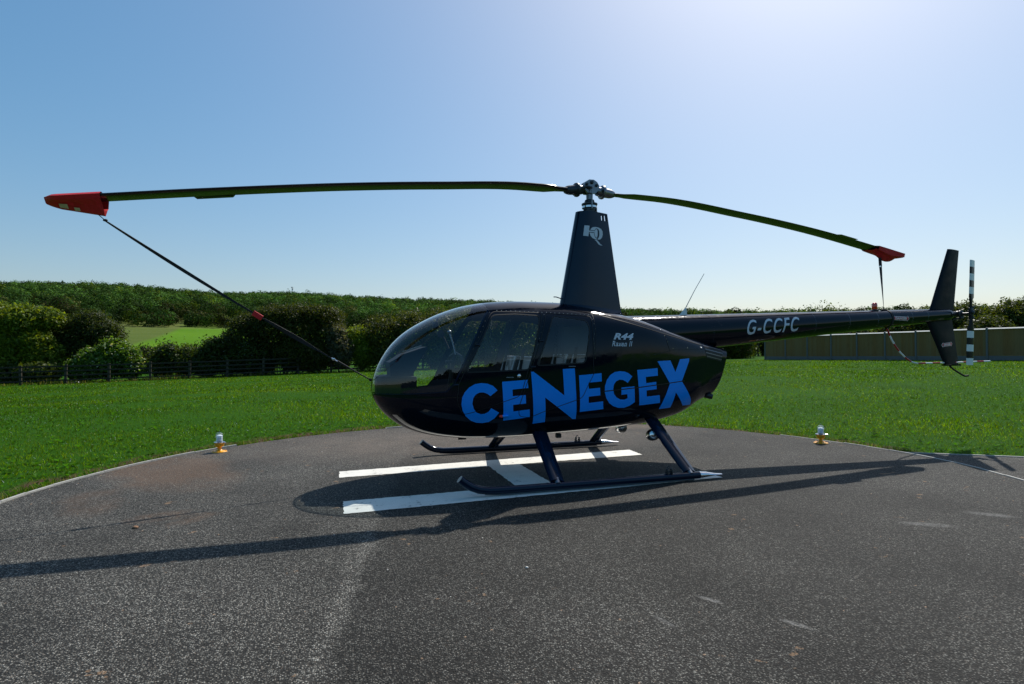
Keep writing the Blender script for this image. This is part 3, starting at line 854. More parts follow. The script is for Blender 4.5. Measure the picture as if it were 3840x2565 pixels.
# behind the viewpoint: seen only mirrored in the paint and the windows
plant('unseen_hedge', 'long dark hedge behind the viewpoint, added to darken the mirror image in the black paint', 'hedge',
      [(-30, -27, 1.6, 9, 1.6, 2.3), (-14, -27, 1.7, 9, 1.6, 2.6), (2, -27, 1.6, 9, 1.6, 2.3), (18, -27, 1.8, 9, 1.6, 2.7), (34, -27, 1.6, 9, 1.6, 2.3)], 22, .26, (.022, .030, .006), 39, trunk=.1, bases=5)  # unseen hedge, put in so the glossy hull mirrors dark instead of green
for i, (a, d, s) in enumerate(((-30, -42, 1.0), (-14, -48, .9), (-2, -38, 1.1), (13, -46, 1.0), (26, -36, .9), (38, -42, 1.1))):
    plant('roadside_tree', ['broad round tree standing behind the viewpoint', 'low hedge tree far behind the viewpoint', 'tall tree straight behind the viewpoint', 'wide tree behind the viewpoint beside the tall one', 'small tree behind the viewpoint towards the tail end', 'big tree behind the viewpoint at the tail end'][i], 'tree',
          [(a, d, 3.4 * s, 3.2 * s, 3 * s, 2.6 * s), (a + 2.4, d, 2.6 * s, 2.6 * s, 2.4 * s, 2.1 * s), (a - 3.6, d - 1, 2.2 * s, 3.6 * s, 2.6 * s, 1.9 * s), (a + .5, d + .5, 5.0 * s, 1.9 * s, 1.9 * s, 1.6 * s)],
          20, .26, DK, 40 + i, trunk=.2)

# ------------------------------------------------------------------ post and rail fence
M['old_wood'] = plain('dark_weathered_timber', (.052, .044, .028), .85, var=.35, scale=9, bump=.4, bscale=70)
M['old_rail'] = plain('dark_rail_timber', (.019, .016, .010), .85, var=.35, scale=9, bump=.4, bscale=70)
def rail_fence():
    d0 = 37.8
    ks = range(-3, 27)
    P = []
    for k in ks:
        a = (-.8373 + .0586 * k) * d0; d = (1 + .02444 * k) * d0
        x, y = site(a, d); P.append(Vector((x, y, gz(x, y))))
    root = empty('rail_fence', P[0]); tag(root, 'dark wooden post-and-rail fence along the foot of the hedges', 'fence')
    o0 = P[0]
    def up_box(mb, p, w, dd, h, rot, lean=0):
        mb.box(Vector((p.x - o0.x, p.y - o0.y, p.z - o0.z + h / 2 - .1)), (w, dd, h + .2), rot)
    for i, p in enumerate(P):
        q = P[min(i + 1, len(P) - 1)] - P[max(i - 1, 0)]
        rot = Matrix.Rotation(math.atan2(q.y, q.x), 3, 'Z')
        m_ = MB(); up_box(m_, p, .15, .10, 1.27 + rnd.uniform(-.03, .03), rot @ Matrix.Rotation(rnd.uniform(-.02, .02), 3, 'Y')); m_.build('post', M['old_wood'], root)
        if i + 1 < len(P):
            p2 = P[i + 1]
            for h in (1.17, .86, .55, .25):
                m_ = MB()
                a_ = Vector((p.x - o0.x, p.y - o0.y, p.z - o0.z + h + rnd.uniform(-.015, .015))); b_ = Vector((p2.x - o0.x, p2.y - o0.y, p2.z - o0.z + h + rnd.uniform(-.015, .015)))
                dv = b_ - a_; nn = Vector((-dv.y, dv.x, 0)).normalized()
                if nn.dot(Vector((2.8, 6.0, 0)) - p.to_3d()) < 0: nn = -nn
                rr_ = Matrix.Rotation(math.atan2(dv.y, dv.x), 3, 'Z') @ Matrix.Rotation(-math.asin(dv.z / dv.length), 3, 'Y')
                m_.box((a_ + b_) / 2 + nn * .070, (dv.length - .01, .038, .095), rr_)
                m_.build('rail', M['old_rail'], root)
rail_fence()
# rank grass and dead stalks along the fence foot
def fence_foot():
    V = []; T = []
    for i in range(5200):
        k = rng.uniform(-3, 24); a = (-.8373 + .0586 * k) * 37.8; d = (1 + .02444 * k) * 37.8 + rng.normal(0, .22) - .05
        x, y = site(a, d); z = gz(x, y); h = rng.uniform(.06, .34) * (1 + .5 * math.sin(k * 2.3)); w = rng.uniform(.012, .03); th = rng.uniform(0, 6.28)
        lx, ly = rng.normal(0, .1, 2)
        V += [(x - w * math.cos(th), y - w * math.sin(th), z - .03), (x + w * math.cos(th), y + w * math.sin(th), z - .03), (x + lx, y + ly, z + h)]
        c = np.array([.05, .09, .012]) if rng.random() < .62 else np.array([.22, .18, .10])
        T += [c * rng.uniform(.5, 1.4)] * 3
    tag(np_mesh('rank_grass', np.array(V), np.arange(len(V)), 3, np.array(T), M['grass_blade']), kind='stuff')
fence_foot()

# ------------------------------------------------------------------ close-board fence with concrete posts
def board_mat():
    m, n, l, p = new_mat('treated_fence_board'); g = G(m)
    oi = n.new('ShaderNodeObjectInfo')
    mp = n.new('ShaderNodeMapping'); mp.inputs['Scale'].default_value = (10, 10, .7); l.new(g.pos(), mp.inputs[0])
    va = n.new('ShaderNodeVectorMath'); va.operation = 'ADD'; l.new(mp.outputs[0], va.inputs[0])
    cb = n.new('ShaderNodeCombineXYZ'); mu = g.math('MULTIPLY', oi.outputs['Random'], 90.0); l.new(mu, cb.inputs[0]); l.new(cb.outputs[0], va.inputs[1])
    gr = g.noise(6, 6, .6, va.outputs[0])
    c = g.mix(g.map(gr, .3, .7, 0, 1), (.15, .072, .018), (.25, .135, .038))
    c = g.mix(g.map(oi.outputs['Random'], 0, 1, 0, .65), c, (.21, .145, .062))
    kn = g.voro(3.1, va.outputs[0])
    c = g.mix(g.map(kn, .05, .14, .8, 0), c, (.03, .022, .015))
    l.new(c, p.inputs['Base Color']); p.inputs['Roughness'].default_value = .85
    g.bump(gr, p, .4, .004)
    return m
M['board'] = board_mat()
M['concrete'] = plain('grey_concrete', (.135, .132, .125), .85, var=.15, scale=12, bump=.3, bscale=90)
M['cap_wood'] = plain('pale_capping_rail', (.66, .63, .55), .7, var=.2, scale=10)
def board_fence():
    d0 = 45.63
    ks = list(range(-1, 11))
    P = []
    for k in ks:
        a = (.46617 + .018185 * k) * d0; d = (1 - .038183 * k) * d0
        x, y = site(a, d); P.append(Vector((x, y, gz(x, y) - .01)))
    root = empty('board_fence', P[0]); tag(root, 'tall close-board fence with concrete posts behind the tail', 'fence')
    o0 = P[0]
    post0 = board0 = None
    for i, p in enumerate(P):
        q = P[min(i + 1, len(P) - 1)] - P[max(i - 1, 0)]; rz = math.atan2(q.y, q.x)
        m_ = MB(); m_.box((0, 0, .96), (.10, .115, 2.0)); m_.add([(-.05, -.0575, 1.96), (.05, -.0575, 1.96), (.05, .0575, 1.96), (-.05, .0575, 1.96), (0, 0, 2.0)], [(0, 1, 4), (1, 2, 4), (2, 3, 4), (3, 0, 4)])
        if post0 is None: post0 = m_.build('post', M['concrete'], root); po = post0
        else: po = post0.copy(); COL.objects.link(po)
        po.location = p - o0; po.rotation_euler = (0, 0, rz); po.scale = (1, 1, .955)
        if i + 1 == len(P): break
        p2 = P[i + 1]; dv = p2 - p; L = Vector((dv.x, dv.y, 0)).length; t = Vector((dv.x, dv.y, 0)) / L; rz2 = math.atan2(t.y, t.x)
        R_ = Matrix.Rotation(rz2, 3, 'Z')
        zm_ = (p.z + p2.z) / 2 - o0.z
        c = (p + p2) / 2 - o0
        m_ = MB(); m_.box((c.x, c.y, zm_ + .12), (L - .11, .05, .30), R_); m_.build('gravel_board', M['concrete'], root)
        nb = 13
        w = (L - .12) / nb
        for j in range(nb):
            s_ = .06 + w * (j + .5)
            pos = p + t * s_ - o0
            if board0 is None:
                m_ = MB(); W_ = w * 1.12
                # feather-edge board: thick on one side, thin on the other
                m_.add([(-W_ / 2, -.011, 0), (W_ / 2, -.004, 0), (W_ / 2, .010, 0), (-W_ / 2, .010, 0), (-W_ / 2, -.011, 1.0), (W_ / 2, -.004, 1.0), (W_ / 2, .010, 1.0), (-W_ / 2, .010, 1.0)],
                       [(0, 3, 2, 1), (4, 5, 6, 7), (0, 1, 5, 4), (1, 2, 6, 5), (2, 3, 7, 6), (3, 0, 4, 7)])
                board0 = m_.build('board', M['board'], root); bo = board0
            else: bo = board0.copy(); COL.objects.link(bo)
            bo.location = (pos.x, pos.y, zm_ + .272); bo.scale = (1, 1, 1.50 + rnd.uniform(-.004, .004)); bo.rotation_euler = (0, rnd.uniform(-.003, .003), rz2 + rnd.uniform(-.012, .012) + .09)
        m_ = MB(); hl = (L - .11) / 2
        m_.loft([[Vector((c.x, c.y, zm_ + 1.775)) + R_ @ Vector((s_ * hl, yy, zz)) for yy, zz in ((-.085, 0), (.085, 0), (.085, .014), (0, .078), (-.085, .014))] for s_ in (-1, 1)], smooth=False); m_.build('capping_rail', M['cap_wood'], root)
board_fence()

# ------------------------------------------------------------------ radio mast on the hill
def hill_mast():
    b = (669 - 1173) / 1345; d = 820; x, y = site(b * d, d); z = gz(x, y)
    root = empty('radio_mast', (x, y, z)); tag(root, 'tiny lattice radio mast standing on the wooded ridge', 'mast')
    m_ = MB(); H = 19.0
    legs = [(1.1, 0), (-.55, .95), (-.55, -.95)]
    for lx, ly in legs: m_.tube([(lx, ly, 0), (lx * .5, ly * .5, H)], .16, 5)
    for i in range(10):
        z0 = H * i / 10; z1 = H * (i + 1) / 10; f0 = 1 - .5 * i / 10; f1 = 1 - .5 * (i + 1) / 10
        for k in range(3):
            p = legs[k]; q = legs[(k + 1) % 3]
            m_.tube([(p[0] * f0, p[1] * f0, z0), (q[0] * f1, q[1] * f1, z1)], .09, 4)
    m_.build('lattice', M['steel'], root)
    for k, (an, h) in enumerate(((0.4, 18.2), (2.6, 17.2), (4.4, 15.6), (1.6, 14.4), (5.4, 18.6))):
        m_ = MB(); c, s = math.cos(an), math.sin(an); m_.lathe([(0, 0), (.8, .1), (.8, .55), (0, .65)], 12, (c * .9, s * .9, h), (c, s, 0)); m_.build('dish', M['white'], root)
hill_mast()

# ------------------------------------------------------------------ two pad lights
def pad_light(x, y, label, rz, lean=0.0):
    root = empty('pad_light', (x, y, 0), rz); tag(root, label, 'pad light', 'perimeter lights of the pad')
    m_ = MB()
    m_.lathe([(0, .001), (.090, .001), (.092, .006), (.088, .011), (.055, .017), (.030, .028), (.024, .040), (.024, .058), (.034, .066), (.050, .074), (.056, .098), (.060, .116), (0, .116)], 32)
    for k in range(4):
        an = PI / 4 + k * PI / 2; m_.lathe([(0, .012), (.009, .012), (.009, .020), (0, .022)], 8, (.072 * math.cos(an), .072 * math.sin(an), 0))
    m_.build('base', M['yellow'], root)
    m_ = MB(); m_.lathe([(.030, .1165), (.062, .1165), (.066, .120), (.066, .127), (.058, .131), (.030, .131)], 32)
    m_.tube([(.062, 0, .124), (.084, 0, .124)], .006, 8); m_.box((.088, 0, .124), (.012, .02, .012), bevel=.002); m_.tube([(.086, .0, .130), (.090, .0, .105)], .004, 6)
    m_.build('clamp_ring', M['chrome'], root)
    m_ = MB(); pr_ = [(.055, .130), (.0545, .150), (.053, .175), (.050, .200), (.044, .222), (.034, .238), (.018, .247), (.002, .249)]
    m_.lathe(pr_, 32); m_.lathe([(.9 * r, z - .003 if z > .14 else z) for r, z in pr_], 32); m_.build('glass_dome', M['lamp_glass'], root, sharp=False)
    m_ = MB()
    prof = [(.020, .132)]
    for k in range(9):
        z = .138 + k * .0085; prof += [(.037, z), (.029, z + .005)]
    prof += [(.015, .219), (0, .221)]
    m_.lathe(prof, 24, smooth=False); m_.build('lens', M['lens'], root)
    m_ = MB(); m_.lathe([(.006, .248), (.005, .254), (.0025, .272), (0, .274)], 8); m_.build('spike', M['steel'], root)
    return root
pad_light(4.142, -2.17, 'yellow and glass pad light on the left edge of the pad', 2.6)
pad_light(-3.624, -.359, 'yellow and glass pad light on the right edge, nearer the tail', 2.5)

# ------------------------------------------------------------------ loose bits lying about
def pebble(name, label, x, y, s, mat, z=0.0, cat='stone', group=None):
    m_ = MB(); bm = bmesh.new(); bmesh.ops.create_icosphere(bm, subdivisions=2, radius=1)
    P = [Vector((v.co.x * s * rnd.uniform(.85, 1.15), v.co.y * s * .8 * rnd.uniform(.85, 1.15), v.co.z * s * .5 * rnd.uniform(.9, 1.1))) for v in bm.verts]
    F = [[v.index for v in f.verts] for f in bm.faces]; bm.free()
    m_.add(P, F, 0, True); o = m_.build(name, mat, sharp=False); o.location = (x, y, z + s * .32); o.rotation_euler = (0, 0, rnd.uniform(0, 6)); tag(o, label, cat, group); return o
M['clay'] = plain('orange_clay', (.27, .15, .085), .9, var=.3, scale=60, bump=.5, bscale=200)
M['pale_stone'] = plain('pale_stone', (.62, .60, .56), .7, var=.15, scale=40)
pebble('clay_clod', 'lump of brown clay on the tarmac along the thin rope shadow', 4.16, 1.18, .022, M['clay'], cat='clod')
pebble('pebble', 'single white pebble on the dark tarmac right of the joint', 1.71, 2.78, .010, M['pale_stone'])
x, y = site(-29.2, 39.4)
pebble('white_stone', 'small white stone at the foot of the rail fence', x, y, .16, M['white'], gz(x, y))
def crumbs():
    V = []; F = []; b = 0; T = []
    oct_ = np.array([(1, 0, 0), (0, 1, 0), (-1, 0, 0), (0, -1, 0), (0, 0, 1)], float); of = np.array([(0, 1, 4), (1, 2, 4), (2, 3, 4), (3, 0, 4)])
    for i in range(900):
        an = rng.uniform(0, 6.28); r = 4.66 * math.sqrt(rng.random())
        if rng.random() < .5: r = float(pad_r(an)) - abs(rng.normal(0, .12)) - .02
        x, y = PCX + r * math.cos(an), PCY + r * math.sin(an)
        s = rng.uniform(.0025, .007) * (1.6 if rng.random() < .06 else 1)
        V.append(oct_ * np.array([s, s * .8, s * .7]) * rng.uniform(.7, 1.3, (5, 3)) + np.array([x, y, .0005])); F.append(of + b); b += 5
        c = np.array([.30, .20, .13]) if rng.random() < .6 else (np.array([.42, .41, .38]) if rng.random() < .5 else np.array([.06, .045, .03]))
        T.append(np.tile(c * rng.uniform(.6, 1.3), (5, 1)))
    m, n, l, p = new_mat('grit'); a = n.new('ShaderNodeAttribute'); a.attribute_name = 'tone'; l.new(a.outputs['Color'], p.inputs['Base Color']); p.inputs['Roughness'].default_value = .9
    tag(np_mesh('grit', np.concatenate(V), np.concatenate(F).ravel(), 3, np.concatenate(T), m), kind='stuff')
crumbs()

# ------------------------------------------------------------------ helicopter: hull surface (x towards the nose, y to its port side)
XN=2.418
# d = XN-x : zb, zt, w, zm, n_up, n_lo
TAB=[(0.0,.905,.905,0.0,.905,2.2,2.2),
(.02,.815,1.015,.10,.90,2.2,2.2),
(.05,.755,1.098,.158,.89,2.2,2.2),
(.10,.684,1.200,.228,.88,2.25,2.2),
(.20,.588,1.343,.33,.875,2.3,2.25),
(.35,.492,1.480,.438,.88,2.4,2.35),
(.50,.441,1.573,.515,.89,2.5,2.5),
(.70,.402,1.668,.578,.91,2.6,2.6),
(.95,.379,1.748,.622,.93,2.75,2.8),
(1.2,.375,1.787,.64,.95,2.9,3.0),
(1.55,.381,1.806,.645,.96,3.0,3.2),
(1.9,.395,1.802,.643,.97,3.1,3.2),
(2.15,.405,1.769,.638,.98,3.4,3.2),
(2.45,.420,1.711,.622,.98,4.2,3.2),
(2.75,.436,1.645,.594,.98,5.0,3.0),
(3.0,.455,1.572,.558,.98,5.5,2.8),
(3.3,.505,1.482,.497,.99,5.5,2.6),
(3.6,.58,1.402,.425,1.01,5.5,2.5),
(3.85,.655,1.345,.355,1.05,5.0,2.4),
(4.05,.72,1.305,.30,1.08,4.5,2.4)]
_T=np.array(TAB); _E=np.sqrt(_T[:,0])
def _pchip(x,y):
    h=np.diff(x);dl=np.diff(y)/h;m=np.zeros(len(x))
    for i in range(1,len(x)-1):
        if dl[i-1]*dl[i]>0:
            w1=2*h[i]+h[i-1];w2=h[i]+2*h[i-1]
            m[i]=(w1+w2)/(w1/dl[i-1]+w2/dl[i])
    m[0]=dl[0];m[-1]=dl[-1]
    def f(q):
        q=np.clip(np.asarray(q,float),x[0],x[-1])
        i=np.clip(np.searchsorted(x,q)-1,0,len(h)-1)
        t=(q-x[i])/h[i]
        return ((2*t**3-3*t**2+1)*y[i]+(t**3-2*t**2+t)*h[i]*m[i]+(-2*t**3+3*t**2)*y[i+1]+(t**3-t**2)*h[i]*m[i+1])
    return f
_P=[_pchip(_E,_T[:,k]) for k in range(1,7)]
def prof(e): return [p(e) for p in _P]
def S(e,ph):
    """port half surface; e=sqrt(XN-x), ph in [-pi/2,pi/2]"""
    e=np.asarray(e,float);ph=np.asarray(ph,float)
    zb,zt,w,zm,nu,nl=prof(e)
    c=np.abs(np.cos(ph));s=np.sin(ph)
    n=np.where(s>=0,nu,nl)
    r=(c**n+np.abs(s)**n)**(-1/n)
    h=np.where(s>=0,zt-zm,zm-zb)
    z=zm+h*r*s
    k=np.clip((e*e-3.35)/.7,0,1);k=k*k*(3-2*k)
    return np.stack([XN-e*e+.30*k*np.clip(1.3-z,0,1),w*r*c,z],-1)
def inv(x,z):
    """(x,z) on the side -> (e,ph)"""
    z=np.asarray(z,float);x=np.asarray(x,float)
    e=np.sqrt(np.maximum(XN-x,0))
    for _ in range(12):
        k=np.clip((e*e-3.35)/.7,0,1);k=k*k*(3-2*k)
        e=np.minimum(np.sqrt(np.maximum(XN-x+.30*k*np.clip(1.3-z,0,1),0)),2.0124)
    zb,zt,w,zm,nu,nl=prof(e)
    up=z>=zm
    n=np.where(up,nu,nl);h=np.where(up,zt-zm,zm-zb)
    v=np.clip((z-zm)/np.maximum(h,1e-6),-.9995,.9995)
    y=(1-np.abs(v)**n)**(1/n)
    return e,np.arctan2(v,y)
def ysurf(x,z):
    e,p=inv(x,z);return S(e,p)[...,1]

def Sn(e, ph):
    """outward normals of the hull"""
    h = 1e-3
    e = np.asarray(e, float); ph = np.asarray(ph, float)
    e1 = np.clip(e + h, .004, 2.0124); e0 = np.clip(e - h, .004, 2.0124)
    de = S(e1, ph) - S(e0, ph)
    p1 = np.clip(ph + h, -PI / 2, PI / 2); p0 = np.clip(ph - h, -PI / 2, PI / 2)
    dp = S(e, p1) - S(e, p0)
    n = np.cross(de, dp)
    l_ = np.linalg.norm(n, axis=-1, keepdims=True)
    n = n / np.maximum(l_, 1e-12)
    c = S(e, ph) - np.stack([np.full_like(e, .3), 0 * e, np.full_like(e, .95)], -1)
    s = np.sign((n * np.array([0, 1, 0]) + n * np.array([0, 0, 1]) * np.sin(ph)[..., None] * 1.0).sum(-1, keepdims=True))
    s[s == 0] = 1
    n = n * s
    n[np.abs(ph) > PI / 2 - .004, 1] = 0
    return n / np.maximum(np.linalg.norm(n, axis=-1, keepdims=True), 1e-9)

HELI = empty('helicopter', (0, 0, 0))
tag(HELI, 'glossy black helicopter with big blue lettering parked on the painted H', 'helicopter')

def rounded(poly, r, seg=5):
    out = []
    n = len(poly)
    for i in range(n):
        p = Vector(poly[i]); a = Vector(poly[i - 1]); b = Vector(poly[(i + 1) % n])
        u = (a - p); v = (b - p); rr = min(r, u.length * .45, v.length * .45)
        if u.normalized().dot(v.normalized()) < -.94: out.append(tuple(p)); continue
        A = p + u.normalized() * rr; B = p + v.normalized() * rr
        for k in range(seg + 1):
            t = k / seg; out.append(tuple((1 - t) ** 2 * A + 2 * t * (1 - t) * p + t * t * B))
    return out
def dens(poly, step=.03, closed=True):
    out = []
    n = len(poly)
    for i in range(n if closed else n - 1):
        a = Vector(poly[i]); b = Vector(poly[(i + 1) % n]); k = max(1, int((b - a).length / step))
        out += [tuple(a.lerp(b, j / k)) for j in range(k)]
    if not closed: out.append(tuple(poly[-1]))
    return out
def to_param(poly):
    a = np.array(poly); e, p = inv(a[:, 0], a[:, 1]); return list(zip(e.tolist(), p.tolist()))
def inside(pt, poly):
    x, y = pt; c = False; n = len(poly); j = n - 1
    for i in range(n):
        xi, yi = poly[i]; xj, yj = poly[j]
        if (yi > y) != (yj > y) and x < (xj - xi) * (y - yi) / (yj - yi) + xi: c = not c
        j = i
    return c

WS_EDGE = [(1.757, .890), (1.679, .975), (1.60, 1.147), (1.524, 1.315), (1.440, 1.475), (1.362, 1.610), (1.306, 1.683)]
CHIN = [(2.4125, .866), (2.38, .858), (2.25, .862), (2.078, .868), (1.9, .879), (1.757, .890)]
FW = rounded([(1.283, 1.632), (1.05, 1.645), (.797, 1.632), (.950, 1.093), (1.25, 1.082), (1.578, 1.073)], .045)
RW = rounded([(.655, 1.632), (.292, 1.588), (.278, 1.5), (.352, 1.155), (.875, 1.132)], .04)
D1 = rounded([(1.270, 1.668), (.762, 1.662), (.955, 1.12), (1.015, .92), (1.05, .835), (1.22, .784), (1.487, .696), (1.60, .668), (1.66, .80), (1.640, .965), (1.485, 1.305), (1.325, 1.598)], .04)
D2 = rounded([(.722, 1.660), (.232, 1.634), (.255, 1.40), (.262, 1.15), (.255, 1.045), (.321, .931), (.385, .806), (.46, .78), (.784, .681), (.94, .622), (1.05, .640), (1.056, .735), (.968, .985), (.922, 1.115)], .035)
pW = to_param(dens(CHIN, .03, False)[:-1] + dens(WS_EDGE, .03, False))
eT = pW[-1][0]; pT = pW[-1][1]
up_arc = [(eT - .004 * k / 10, pT + (PI / 2 - .010 - pT) * k / 10) for k in range(1, 11)]
def phi_c(e):
    w = float(prof(e)[2]); return math.acos(min(1, .005 / max(w, .006)))
ctr = [(e, phi_c(e)) for e in np.linspace(eT - .004, pW[0][0], 46)]
pW = pW + up_arc[:-1] + ctr
pFW, pRW, pD1, pD2 = (to_param(dens(p, .03)) for p in (FW, RW, D1, D2))

def hull_cdt():
    V = []; E = []
    for poly in (pW, pFW, pRW, pD1, pD2):
        b = len(V); V += poly; E += [(b + i, b + (i + 1) % len(poly)) for i in range(len(poly))]
    b = len(V)
    eg = np.linspace(.012, 2.0124, 104); pg = np.linspace(-PI / 2, PI / 2, 75)
    pts = np.array(V)
    for e in eg:
        for p in pg:
            edge = e in (eg[0], eg[-1]) or p in (pg[0], pg[-1])
            if not edge and (((pts - (e, p)) ** 2 * (1, .25)).sum(1).min() < 5e-5): continue
            V.append((float(e), float(p)))
    v2, e2, f2, *_ = delaunay_2d_cdt([Vector(v) for v in V], E, [], 0, 1e-7)
    return [tuple(v) for v in v2], f2
_v2, _f2 = hull_cdt()
reg = {k: [] for k in ('win1', 'win2', 'door1', 'door2', 'shield', 'hull')}
for f in _f2:
    c = (sum(_v2[i][0] for i in f) / 3, sum(_v2[i][1] for i in f) / 3)
    if inside(c, pFW): reg['win1'].append(f)
    elif inside(c, pRW): reg['win2'].append(f)
    elif inside(c, pD1): reg['door1'].append(f)
    elif inside(c, pD2): reg['door2'].append(f)
    elif inside(c, pW): reg['shield'].append(f)
    else: reg['hull'].append(f)
_ev = np.array([v[0] for v in _v2]); _pv = np.array([v[1] for v in _v2])
_P3 = S(_ev, _pv); _N3 = Sn(_ev, _pv)

def hull_piece(name, faces, mat, parent, side=1, off=0.0, cond=None, cap=False):
    idx = sorted({i for f in faces for i in f}); mp = {o: k for k, o in enumerate(idx)}
    P = _P3[idx] + _N3[idx] * off; N = _N3[idx].copy()
    F = [tuple(mp[i] for i in f) for f in faces]
    # wind every triangle to agree with the outward normal
    F2 = []
    for f in F:
        a, b, c = P[f[0]], P[f[1]], P[f[2]]
        F2.append(f if np.cross(b - a, c - a) @ (N[f[0]] + N[f[1]] + N[f[2]]) >= 0 else f[::-1])
    if off < 0: N = -N; F2 = [f[::-1] for f in F2]
    parts = [1, -1] if side == 0 else [side]
    VV = []; FF = []; NN = []
    for s in parts:
        b = len(VV)
        for p, n_ in zip(P, N): VV.append((p[0], p[1] * s, p[2])); NN.append((n_[0], n_[1] * s, n_[2]))
        FF += [tuple(b + i for i in (f if s == 1 else f[::-1])) for f in F2]
    me = bpy.data.meshes.new(name); me.from_pydata(VV, [], FF)
    me.materials.append(mat); me.polygons.foreach_set('use_smooth', [True] * len(FF)); me.update()
    me.normals_split_custom_set_from_vertices(NN)
    return link(name, me, parent)

fus = hull_piece('fuselage', reg['hull'], M['paint'], HELI, 0)
for s in (1, -1):
    hull_piece('windshield', reg['shield'], M['glass'], HELI, s)
    d1 = hull_piece('door', reg['door1'], M['paint'], HELI, s)
    hull_piece('window', reg['win1'], M['glass'], d1, s)
    d2 = hull_piece('door', reg['door2'], M['paint'], HELI, s)
    hull_piece('window', reg['win2'], M['glass'], d2, s)
    if s == 1: front_door, rear_door = d1, d2
def in_cabin(f):
    e = sum(_ev[i] for i in f) / 3; z = sum(_P3[i][2] for i in f) / 3
    return .45 < e < 1.50 and not (e < 1.07 and z > .95)
hull_piece('cabin_lining', [f for k in ('hull', 'door1', 'door2') for f in reg[k] if in_cabin(f)], M['lining'], HELI, 0, -.024)
# tail end of the hull and the cabin bulkhead
def section(e, inset=0.0, n=40):
    ph = np.linspace(-PI / 2, PI / 2, n); p = S(np.full(n, e), ph) - Sn(np.full(n, e), ph) * inset
    pts = [tuple(q) for q in p] + [(q[0], -q[1], q[2]) for q in p[::-1][1:-1]]
    return pts
mb = MB(); sec = section(2.0124); c_ = Vector((sum(p[0] for p in sec) / len(sec) - .03, 0, sum(p[2] for p in sec) / len(sec)))
mid = [tuple(Vector(p).lerp(c_, .12) + Vector((-.022, 0, 0))) for p in sec]
mb.loft([sec, mid], 0, True, cap=False); mb.add(mid + [tuple(c_)], [(i, (i + 1) % len(mid), len(mid)) for i in range(len(mid))], 0, True)
mb.build('tail_cap', M['paint'], HELI)
mb = MB(); sec = section(1.50, .03); mb.add(sec, [tuple(range(len(sec)))]); mb.build('bulkhead', M['lining'], HELI)
mb = MB(); fl = [(.2, .50), (.6, .54), (1.2, .54), (1.7, .44), (1.95, .26), (1.95, -.26), (1.7, -.44), (1.2, -.54), (.6, -.54), (.2, -.50)]
mb.add([(x, y, .585) for x, y in fl] + [(x, y, .565) for x, y in fl], [tuple(range(10)), tuple(reversed(range(10, 20)))]); mb.build('cabin_floor', M['lining'], HELI)

# ---- strips, rivets and lettering laid on the hull
def hull_pt(x, z, off):
    e, p = inv(np.array([x]), np.array([z])); return Vector(S(e, p)[0]) + Vector(Sn(e, p)[0]) * off
def hull_strip(mb, pts, w, off=.0012, step=.02):
    q = dens(pts, step, False); e, p = inv(np.array([a[0] for a in q]), np.array([a[1] for a in q]))
    P = S(e, p); N = Sn(e, p); V = []
    for i in range(len(P)):
        t = P[min(i + 1, len(P) - 1)] - P[max(i - 1, 0)]; t /= np.linalg.norm(t) + 1e-9
        b = np.cross(N[i], t); V += [P[i] + N[i] * off + b * w / 2, P[i] + N[i] * off - b * w / 2]
    mb.add(V, [(2 * i, 2 * i + 2, 2 * i + 3, 2 * i + 1) for i in range(len(P) - 1)], 0, False)
mb = MB()
for pl in (D1, D2): hull_strip(mb, pl + [pl[0]], .006, .0042)
hull_strip(mb, [(.149, .862), (-.288, .893), (-.9, .945)], .010, .0045)
hull_strip(mb, [(-.655, 1.455), (-.66, 1.372), (-.695, 1.272), (-.462, 1.231)], .006, .002)
hull_strip(mb, [(-.704, 1.281), (-1.191, 1.295)], .005, .002)
hull_strip(mb, [(.202, 1.68), (.216, 1.45), (.245, 1.23)], .004, .002)
hull_strip(mb, [(.21, 1.672), (-.605, 1.468), (-1.19, 1.340)], .012, .002)
mb.build('panel_gap', M['seam'], HELI)
mb = MB(); hull_strip(mb, CHIN[1:], .010, .003); hull_strip(mb, WS_EDGE, .016, .003); mb.build('windshield_frame', M['paint2'], HELI)
mb = MB()
for pl, dr in ((FW, front_door), (RW, rear_door)):
    m_ = MB(); hull_strip(m_, pl + [pl[0]], .014, .002); m_.build('window_seal', M['rubber'], dr)
# rivets
mb = MB()
def rivets(pts, step, r=.0035):
    for x, z in dens(pts, step, False):
        p = hull_pt(x, z, .0005); mb.ball(p, r, 6)
rivets([(1.22, 1.682), (.25, 1.650)], .045, .0048)
rivets([(.22, 1.66), (.215, 1.50), (.245, 1.40), (.24, 1.20)], .05)
rivets([(-.61, 1.50), (-.67, 1.37)], .035); rivets([(-.74, 1.300), (-1.17, 1.312)], .16, .006)
rivets([(1.30, 1.66), (1.36, 1.57), (1.50, 1.30), (1.66, .96)], .06, .003)
rivets([(.745, 1.64), (.94, 1.10)], .06, .003)
o = mb.build('rivet_line', M['chrome'], HELI); o['kind'] = 'stuff'

